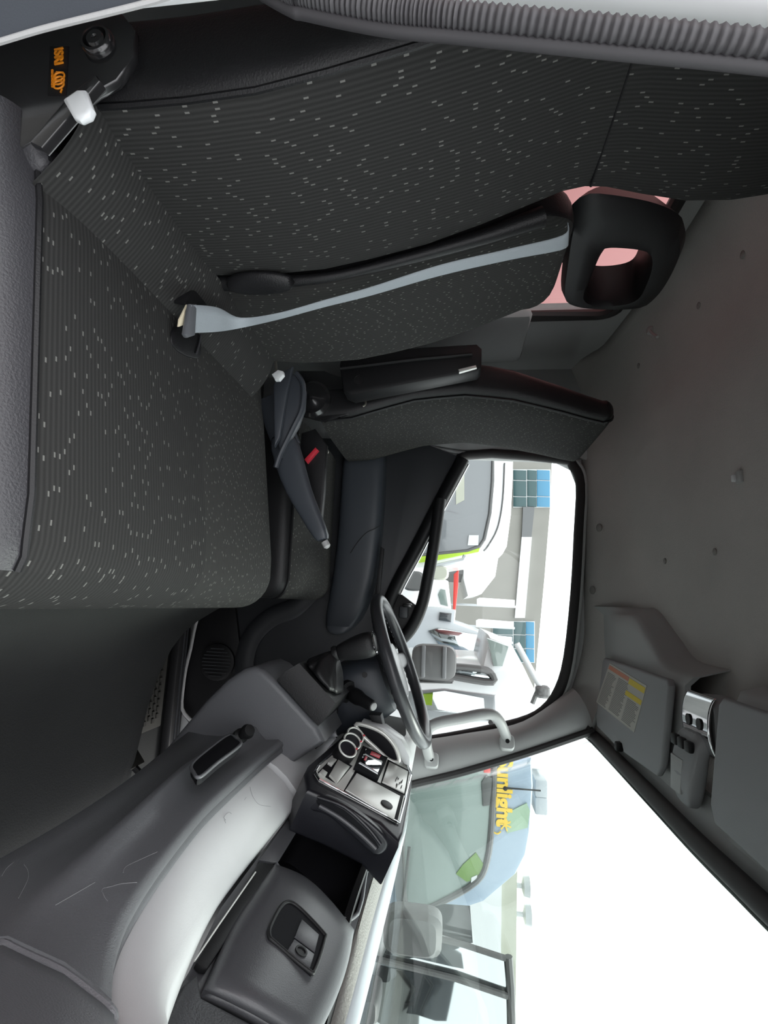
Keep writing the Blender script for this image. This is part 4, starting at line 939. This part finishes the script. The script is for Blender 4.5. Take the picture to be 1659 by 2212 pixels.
# motorhome facing us beyond the windscreen
Y0 = 4.3
mh = thing('motorhome', 'motorhome with pale blue overcab and yellow lettering seen through the windscreen', 'motorhome', (1.4, Y0, 0))
obj('body', MB().poly(back([(1150, 1640), (1153, 1700), (1147, 1800), (1138, 1850), (1116, 1893), (1046, 1953), (955, 1983), (874, 1999), (700, 2010), (330, 2010), (330, 1640)], Y0), (0, 3.2, 0), .05), m_bluep, mh)
wsn = back([(1062, 1560), (1067, 1650), (1062, 1780), (1052, 1860), (1030, 1903), (965, 1943), (892, 1972), (874, 1940), (868, 1840), (880, 1700), (890, 1560)], Y0-.03)
obj('windscreen', MB().poly(wsn, (0, .04, 0), .008), m_gglass, mh)
obj('windscreen_frame', MB().tube(wsn, .022, 8, close=True, sub=3), m_gry, mh)
obj('cowl', MB().poly(back([(868, 1840), (880, 1985), (862, 1995), (845, 1850), (860, 1600), (885, 1600)], Y0-.06), (0, .05, 0), .01), m_gry, mh)
obj('green_reflection', MB().poly(back([(1028, 1842), (1045, 1868), (1034, 1898), (1008, 1905), (985, 1888), (1000, 1868)], Y0-.036), (0, .008, 0)), mat('green_reflection_paint', (.16, .27, .08), .5), mh)  # green reflection in the glass, painted on as a flat patch
obj('paper_notice', MB().poly(back([(1031, 1890), (1029, 1912), (1017, 1916), (1018, 1896)], Y0-.042), (0, .004, 0)), m_white, mh)
obj('interior_mirror', MB().poly(back([(1064, 1680), (1058, 1740), (1043, 1742), (1040, 1690), (1050, 1676)], Y0-.045), (0, .02, 0), .005), m_gry, mh)
obj('wiper', MB().tube(back([(868, 1960), (876, 1900), (884, 1830)], Y0-.08), .012, 6), m_blk, mh)
obj('green_sticker', MB().poly(back([(1138, 1735), (1145, 1752), (1140, 1788), (1095, 1800), (1092, 1780), (1092, 1758)], Y0-.012), (0, .01, 0)), mat('pale_green_panel', (.30, .42, .30), .4), mh)
o_ = P(1076, 1634, Y=Y0-.012)
text('lettering', 'Sunlight', o_, P(1069, 1800, Y=Y0-.012)-P(1072, 1628, Y=Y0-.012), (0, 0, 1), .150, m_yel, mh, depth=.003, bold=.006)
sm = MB(); c0 = P(1091, 1781, Y=Y0-.014)
for i in range(7):
    a = math.radians(20+i*50); sm.box(c0+Ve((math.cos(a), 0, math.sin(a)))*.028, (.035, .004, .010), 0, Matrix.Rotation(-a, 3, 'Y'))
obj('palm_mark', sm, m_yel, mh)
obj('palm_mark_arc', MB().tube(PP([(1063, 1784), (1064, 1795), (1074, 1801), (1082, 1796)], Y=Y0-.014), .006, 6, sub=4), m_yel, mh)
obj('aerial', MB().tube(back([(1092, 1702), (1168, 1708)], Y0-.02), .006, 6), m_blk, mh)
obj('aerial_base', MB().lathe([(.02, 0), (.015, .02), (0, .025)], P(1091, 1702, Y=Y0), (0, -1, 0), 12), m_blk, mh)
lamp = obj('marker_lamp', MB().box(P(1052, 1660, Y=Y0-.05), (.06, .02, .05), .005), m_redp, mh)
for y in (1690, 1726): obj('roof_vent', MB().box(P(1158, y, Y=Y0+1.5)+Ve((0, 0, .02)), (.16, .4, .12), .02), m_sil, mh)
# van at the bottom of the picture
Y1 = 2.6
vn = thing('white_van', 'white van with mirror-dark side windows at the end of the windscreen', 'van', (2.4, Y1, 0))
obj('body', MB().poly(back([(1098, 2066), (1104, 2130), (1108, 2330), (1100, 2500), (250, 2500), (250, 2000), (760, 1990), (880, 1990), (1015, 2035)], Y1), (1.05, 1.4, 0), .03), m_paint, vn)
obj('windscreen_side', MB().poly(back([(868, 1975), (960, 1952), (1016, 1956), (1022, 2036), (1000, 2042), (850, 2010)], Y1+.02), (.02, .03, 0), .005), m_dglass, vn)
obj('door_window', MB().poly(back([(1090, 2072), (1096, 2148), (985, 2110), (860, 2080), (822, 2074), (850, 2012), (1000, 2044)], Y1-.02), (0, .03, 0), .006), m_mglass, vn)
obj('rear_window', MB().poly(back([(1096, 2156), (1100, 2300), (850, 2236), (790, 2190), (790, 2150), (820, 2086), (985, 2118)], Y1-.02), (0, .03, 0), .006), m_mglass, vn)
obj('window_pillar', MB().tube(back([(800, 2068), (860, 2083), (985, 2114), (1097, 2152)], Y1-.03), .012, 8), m_gry, vn)
obj('front_pillar', MB().tube(back([(850, 2004), (1000, 2040), (1092, 2070)], Y1-.03), .012, 8), m_gry, vn)
obj('roof_rail', MB().tube(back([(1098, 2066), (1103, 2130), (1108, 2330)], Y1-.02), .018, 8), m_gry, vn)
mm = obj('door_mirror', MB().loft([ring(P(892, 2012, Y=Y1-.25)+Ve((0, dy, 0)), (.078*s_, 0, 0), (0, 0, .115*s_), 24, 4) for dy, s_ in ((-.04, .8), (-.02, 1), (.05, 1), (.08, .8))]), m_gry, vn)
obj('mirror_arm', MB().tube([P(852, 2000, Y=Y1-.2), P(846, 2020, Y=Y1)], .015, 8), m_gry, mm)
obj('rear_door_mirror', MB().loft([ring(P(790, 2172, Y=Y1-.2)+Ve((0, dy, 0)), (.05*s_, 0, 0), (0, 0, .055*s_), 24, 4) for dy, s_ in ((-.04, .8), (-.02, 1), (.1, 1))]), m_gry, vn)
obj('door_handle', MB().box(P(735, 2205, Y=Y1-.02), (.16, .03, .05), .01), m_gry, vn)
# far pale shed with roof ventilators
sh = thing('pale_shed', 'pale long shed with roof ventilators on the skyline beyond the windscreen', 'shed', (18, 30, 0))
obj('shed_wall', MB().poly([P(1122, 1720, Y=30), P(1117, 1900, Y=30), P(1113, 2250, Y=30), Ve((P(1113, 2250, Y=30).x, 30, 0)), Ve((P(1122, 1720, Y=30).x, 30, 0))], (0, 12, 0)), m_pale, sh)
a_, b_ = P(1086, 1720, Y=29.9), P(1080, 2250, Y=29.9)
obj('overexposed_band', MB().poly([a_, b_, Ve((b_.x, 29.9, 0)), Ve((a_.x, 29.9, 0))], (0, .1, 0)), m_white, sh)  # white sheet added for the overexposed band below the skyline
for x, y in ((1128, 1913), (1131, 1975)):
    c0 = P(x-6, y, Y=31); obj('roof_ventilator', MB().lathe([(.12, -.6), (.12, .1), (.45, .2), (.5, .5), (0, .55)], c0, (0, 0, 1), 12), m_sil, sh)
# building beyond the driver window
bd = thing('grey_building', 'grey clad building with blue glazed window bands behind the parked vehicles', 'building', (0, 32, 0))
bt0 = [P(1196, 900, Y=32), P(1188, 1100, Y=32), P(1176, 1250, Y=32), P(1162, 1400, Y=32), P(1140, 1640, Y=32)]
obj('wall', MB().poly(bt0+[Ve((bt0[-1].x, 32, 0)), Ve((bt0[0].x, 32, 0))], (0, 14, 0)), m_wall, bd)
obj('grey_band', MB().poly(back([(1130, 1095), (1155, 1095), (1148, 1160), (1127, 1160)], 31.8), (0, .3, 0)), m_wallg, bd)
obj('white_band', MB().poly(back([(1127, 1160), (1149, 1160), (1134, 1335), (1112, 1335)], 31.8), (0, .3, 0)), m_white, bd)
def panes(cols, rows_, mm2):
    x0, x1, y0, y1 = cols[0][0]-1, cols[-1][1]+1, rows_[0][0]-1, rows_[-1][1]+2
    obj('window_surround', MB().poly(back([(x0, y0), (x1, y0), (x1, y1), (x0, y1)], 31.92), (0, .1, 0)), m_white, bd)
    for (x0, x1), mt in zip(cols, mm2):
        for (y0, y1) in rows_:
            obj('window_pane', MB().poly(back([(x0, y0), (x1, y0+1), (x1, y1+1), (x0, y1)], 31.85), (0, .25, 0), .03), mt, bd)
panes(((1109, 1137), (1139, 1159), (1160, 1188)), ((1015, 1036), (1038, 1071), (1073, 1094)), (m_greengl, m_greengl, m_bluegl))
panes(((1065, 1108), (1110, 1135), (1136, 1154)), ((1343, 1370), (1372, 1400), (1402, 1430)), (m_greengl, m_greengl, m_bluegl))
# lime edged coach
Yc = 9
co = thing('lime_trimmed_coach', 'white coach with lime green edge and a big dark window behind the driver window', 'coach', (-.8, Yc, 0))
obj('body', MB().poly(back([(1110, 900), (1108, 1030), (1104, 1110), (1095, 1180), (1086, 1196), (1050, 1208), (940, 1226), (700, 1236), (640, 1236), (640, 900)], Yc), (0, 1.8, 0), .04), m_paint, co)
wn_ = back([(1066, 900), (1064, 1040), (1058, 1110), (1046, 1165), (1036, 1180), (1010, 1190), (930, 1198), (800, 1205), (800, 900)], Yc-.04)
obj('side_window', MB().poly(wn_, (0, .05, 0), .01), mat('coach_window', (.16, .17, .18), .05, coat=.5), co)
obj('window_frame', MB().tube(wn_, .03, 8, close=True), m_gry, co)
obj('lime_strip', MB().poly(back([(1037, 1183), (1034, 1192), (935, 1212), (840, 1222), (840, 1208), (935, 1199), (1010, 1191)], Yc-.06), (0, .05, 0), .01), m_lime, co)
obj('body_line', MB().tube(back([(1090, 1000), (1086, 1080), (1075, 1140), (1055, 1178), (1045, 1190)], Yc-.02), .014, 6, sub=4), m_gry, co)
obj('notice', MB().poly(back([(1034, 1156), (1033, 1178), (1010, 1178), (1013, 1156)], Yc-.06), (0, .01, 0)), m_white, co)
obj('reflected_panel', MB().poly(back([(1003, 1005), (1003, 1080), (985, 1090), (985, 1005)], Yc-.05), (0, .006, 0)), m_pale, co)
obj('wing_mirror', MB().loft([ring(P(948, 1238, Y=Yc-.4)+Ve((0, dy, 0)), (.11*s_, 0, 0), (0, 0, .16*s_), 20, 3) for dy, s_ in ((-.05, .8), (0, 1), (.1, .9))]), m_pale, co)
obj('lower_mirror', MB().loft([ring(P(893, 1255, Y=Yc-.4)+Ve((0, dy, 0)), (.16*s_, 0, 0), (0, 0, .18*s_), 20, 3) for dy, s_ in ((-.05, .8), (0, 1), (.1, .9))]), m_gry, co)
obj('mirror_arm', MB().tube(back([(930, 1225), (970, 1216), (1000, 1210), (1005, 1200)], Yc-.3), .04, 6), m_sil, co)
# tall white box trailer
tb = thing('white_box_truck', 'tall white box truck standing behind the lime trimmed coach', 'truck', (-.2, 14, 0))
obj('box', MB().poly(back([(1092, 1120), (1086, 1190), (1078, 1195), (1070, 1245), (1040, 1283), (1010, 1288), (1000, 1250), (1000, 1120)], 14), (0, 6, 0), .05), m_paint, tb)
obj('chassis', MB().poly([P(1000, 1130, Y=14), P(1000, 1240, Y=14), P(1000, 1240, Y=14)*1, Ve((P(1000, 1240, Y=14).x, 14, 0)), Ve((P(1000, 1130, Y=14).x, 14, 0))][:2]+[Ve((P(1000, 1240, Y=14).x, 14, 0)), Ve((P(1000, 1130, Y=14).x, 14, 0))], (0, 5, 0)), m_gry, tb)
tag(obj('red_post', MB().poly(back([(991, 1230), (990, 1265), (984, 1320), (978, 1322), (980, 1240)], 10.85), (0, .1, 0), .02), m_redp), 'red upright panel left of the white pickup outside the driver window', 'panel')
# white pickup and silver car
pk_ = thing('white_pickup', 'white pickup with a small cab window beyond the grab loop', 'pickup', (0.2, 11, 0))
obj('body', MB().poly(back([(968, 1255), (975, 1320), (960, 1330), (870, 1335), (790, 1335), (700, 1330), (700, 1230), (930, 1235)], 11), (0, 1.8, 0), .05), m_paint, pk_)
obj('cab_window', MB().poly(back([(962, 1274), (968, 1310), (952, 1306), (946, 1284), (952, 1272)], 10.95), (0, .1, 0), .02), m_gglass, pk_)
sc_ = thing('silver_van', 'silver van with long dark windows parked beyond the steering wheel', 'van', (.9, 8, 0))
obj('body', MB().poly(back([(985, 1318), (982, 1345), (1030, 1362), (1062, 1378), (1066, 1440), (980, 1470), (500, 1470), (500, 1318), (930, 1310)], 8), (0, 1.9, 0), .05), m_sil, sc_)
obj('rear_glass', MB().poly(back([(976, 1325), (974, 1344), (948, 1340), (950, 1322)], 7.95), (0, .08, 0), .015), m_dglass, sc_)
obj('long_window', MB().poly(back([(1040, 1372), (1046, 1420), (960, 1408), (925, 1362), (945, 1356)], 7.95), (0, .08, 0), .015), m_mglass, sc_)
obj('door_line', MB().tube(back([(1045, 1425), (985, 1418), (930, 1400)], 7.9), .03, 6), m_gry, sc_)
# near white truck cab
nt_ = thing('white_truck_cab', 'white truck cab with black mirror parked nearest the driver window', 'truck', (.6, 3.3, 0))
obj('body', MB().poly(back([(1056, 1372), (1106, 1392), (1132, 1440), (1156, 1490), (1158, 1640), (120, 1640), (120, 1440), (870, 1430), (1040, 1440)], 3.0), (0, 1.1, 0), .04), m_paint, nt_)
obj('door_glass', MB().poly(back([(1058, 1452), (1064, 1474), (1000, 1466), (960, 1456), (962, 1440), (1030, 1444)], 2.97), (0, .06, 0), .01), m_mglass, nt_)
obj('glass_frame', MB().tube(back([(1058, 1452), (1064, 1474), (1000, 1466), (960, 1456), (962, 1440), (1030, 1444)], 2.96), .018, 8, close=True, sub=3), m_gry, nt_)
obj('windscreen', MB().poly(back([(1052, 1378), (1100, 1396), (1086, 1440), (1066, 1440)], 2.97), (0, .06, 0), .01), m_gglass, nt_)
nm = obj('mirror', MB().loft([ring(P(937, 1430, Y=2.7)+Ve((0, dy, 0)), (.085*s_, 0, 0), (0, 0, .11*s_), 24, 4) for dy, s_ in ((-.05, .72), (-.035, .95), (.02, 1), (.05, .85))]), m_gry, nt_)
for dy in (-.05, .05): obj('mirror_strap', MB().box(P(937, 1430, Y=2.65)+Ve((0, 0, dy)), (.15, .02, .02), .006), m_wallg, nm)
obj('mirror_arm', MB().poly(back([(905, 1465), (980, 1472), (978, 1478), (900, 1476)], 2.75), (0, .2, 0), .01), m_gry, nm)
# flags
for k, (y, x0, x1) in enumerate(((1300, 1030, 1112), (1346, 1028, 1110), (1378, 1028, 1106))):
    fg = thing('flag', ('white banner flag nearest the tall white box truck', 'middle white banner flag of the three', 'white banner flag nearest the leaning white tube')[k], 'flag', (P(x0, y, Y=20).x, 20, 0), 'white banner flags')
    obj('banner', MB().poly(back([(x0, y-6), (x0+6, y-9), (x1, y-4+k), (x1, y+10), (x0, y+8)], 20), (0, .06, 0), .01), m_paint, fg)
    top_ = P(x1+2, y+11, Y=20.05); obj('pole', MB().tube([top_, Ve((top_.x, top_.y, 0))], .04, 8), m_sil, fg)
lt_ = thing('white_tube', 'white tube with a dark speckled end fitting leaning on the white truck cab roof', 'tube', P(1140, 1440, Y=2.9))
obj('tube', MB().tube(back([(1116, 1390), (1166, 1482)], 2.9), .016, 12), m_white, lt_)
obj('end_fitting', MB().loft([ring(P(1172, 1494, Y=2.9)+Ve((dx2, 0, 0)), (0, .035*s_, 0), (0, 0, .036*s_), 16, 3) for dx2, s_ in ((-.03, .7), (-.02, 1), (.02, 1), (.03, .7))]), mat('speckled_fitting', (.12, .12, .12), .6, var=.9, vscale=60), lt_)
obj('bracket', MB().tube(back([(1166, 1482), (1158, 1500), (1150, 1520)], 2.9), .012, 8), m_gry, lt_)
# the truck's own driver side mirror
om = thing('door_mirror', 'white framed exterior mirror of the truck itself, outside the driver window', 'mirror', (.5, 2.1, 2.1))
oc = back([(1072, 1500), (1074, 1560), (900, 1562), (878, 1545), (882, 1492), (960, 1486)], 2.1)
obj('mirror_housing', MB().poly(oc, (.02, .10, 0), .015, 3), m_sil, om)
obj('mirror_glass', MB().poly([P(x, y, Y=2.03+.06*(y-1490)/55) for x, y in ((1045, 1508), (1048, 1540), (1040, 1545), (905, 1530), (900, 1500), (960, 1492))], (.004, .004, 0), .001), m_mglass, om)
obj('lime_reflection', MB().poly(back([(935, 1500), (933, 1524), (912, 1522), (913, 1500)], 2.03), (0, .004, 0)), m_lime, om)  # lime reflection in the mirror, put in as a coloured patch
obj('mirror_stay', MB().tube([P(900, 1555, Y=2.1), P(885, 1585, Y=2.05), Ve((.56, 1.875, 2.08))], .012, 8), m_gry, om)
obj('upper_stay', MB().tube([P(1060, 1560, Y=2.1), P(1070, 1575, Y=2.05), Ve((.42, 1.872, 2.45))], .010, 8), m_gry, om)

# dark delivery van behind the photographer: it shows only mirrored in the side windows of the white van
dv = thing('dark_van', 'dark grey van mirrored in the side windows of the white van', 'van', (3, -6, 0))
obj('body', MB().poly([(-3.5, -6, .35), (9, -6, .35), (9, -6, 2.2), (8.4, -6, 2.75), (-3.2, -6, 2.8), (-3.5, -6, 2.5)], (0, -2, 0), .08), m_dglass, dv)
for x in (-2, 2.5, 7): obj('wheel', MB().lathe([(.1, 0), (.36, .02), (.38, .2), (0, .22)], (x, -5.98, .38), (0, -1, 0), 24), m_rub, dv)
for z in (1.35, 1.5): obj('side_moulding', MB().box((2.7, -5.99, z), (11, .03, .04)), m_gry, dv)

# the open passenger door, swung forward past the picture's edge
od = thing('door_2', 'open passenger door swung forward beside the dashboard', 'door', (.5, .30, 1.3), kind='structure')
hx0, hx1 = Ve((.56, .28, 0)), Ve((.98, -.62, 0)); tdir = (hx1-hx0).normalized(); tn = Ve((-tdir.y, tdir.x, 0))
def dpt(a, z): return hx0.lerp(hx1, a)+Ve((0, 0, z))
dout = [dpt(0, 1.3), dpt(1, 1.3), dpt(1, 2.3), dpt(.97, 2.66), dpt(.30, 2.70), dpt(0, 2.15)]
dhole = [dpt(.10, 2.08), dpt(.90, 2.2), dpt(.90, 2.56), dpt(.85, 2.60), dpt(.34, 2.62), dpt(.10, 2.2)]
obj('door_frame', MB().holed(dout, dhole, tn*.05), m_doortrim, od)
obj('door_skin', MB().holed([p+tn*-.004 for p in dout], [p+tn*-.004 for p in dhole], tn*-.02), m_paint, od)
obj('door_glass', MB().poly([p+tn*.02 for p in dhole], tn*.004), m_clear, od)
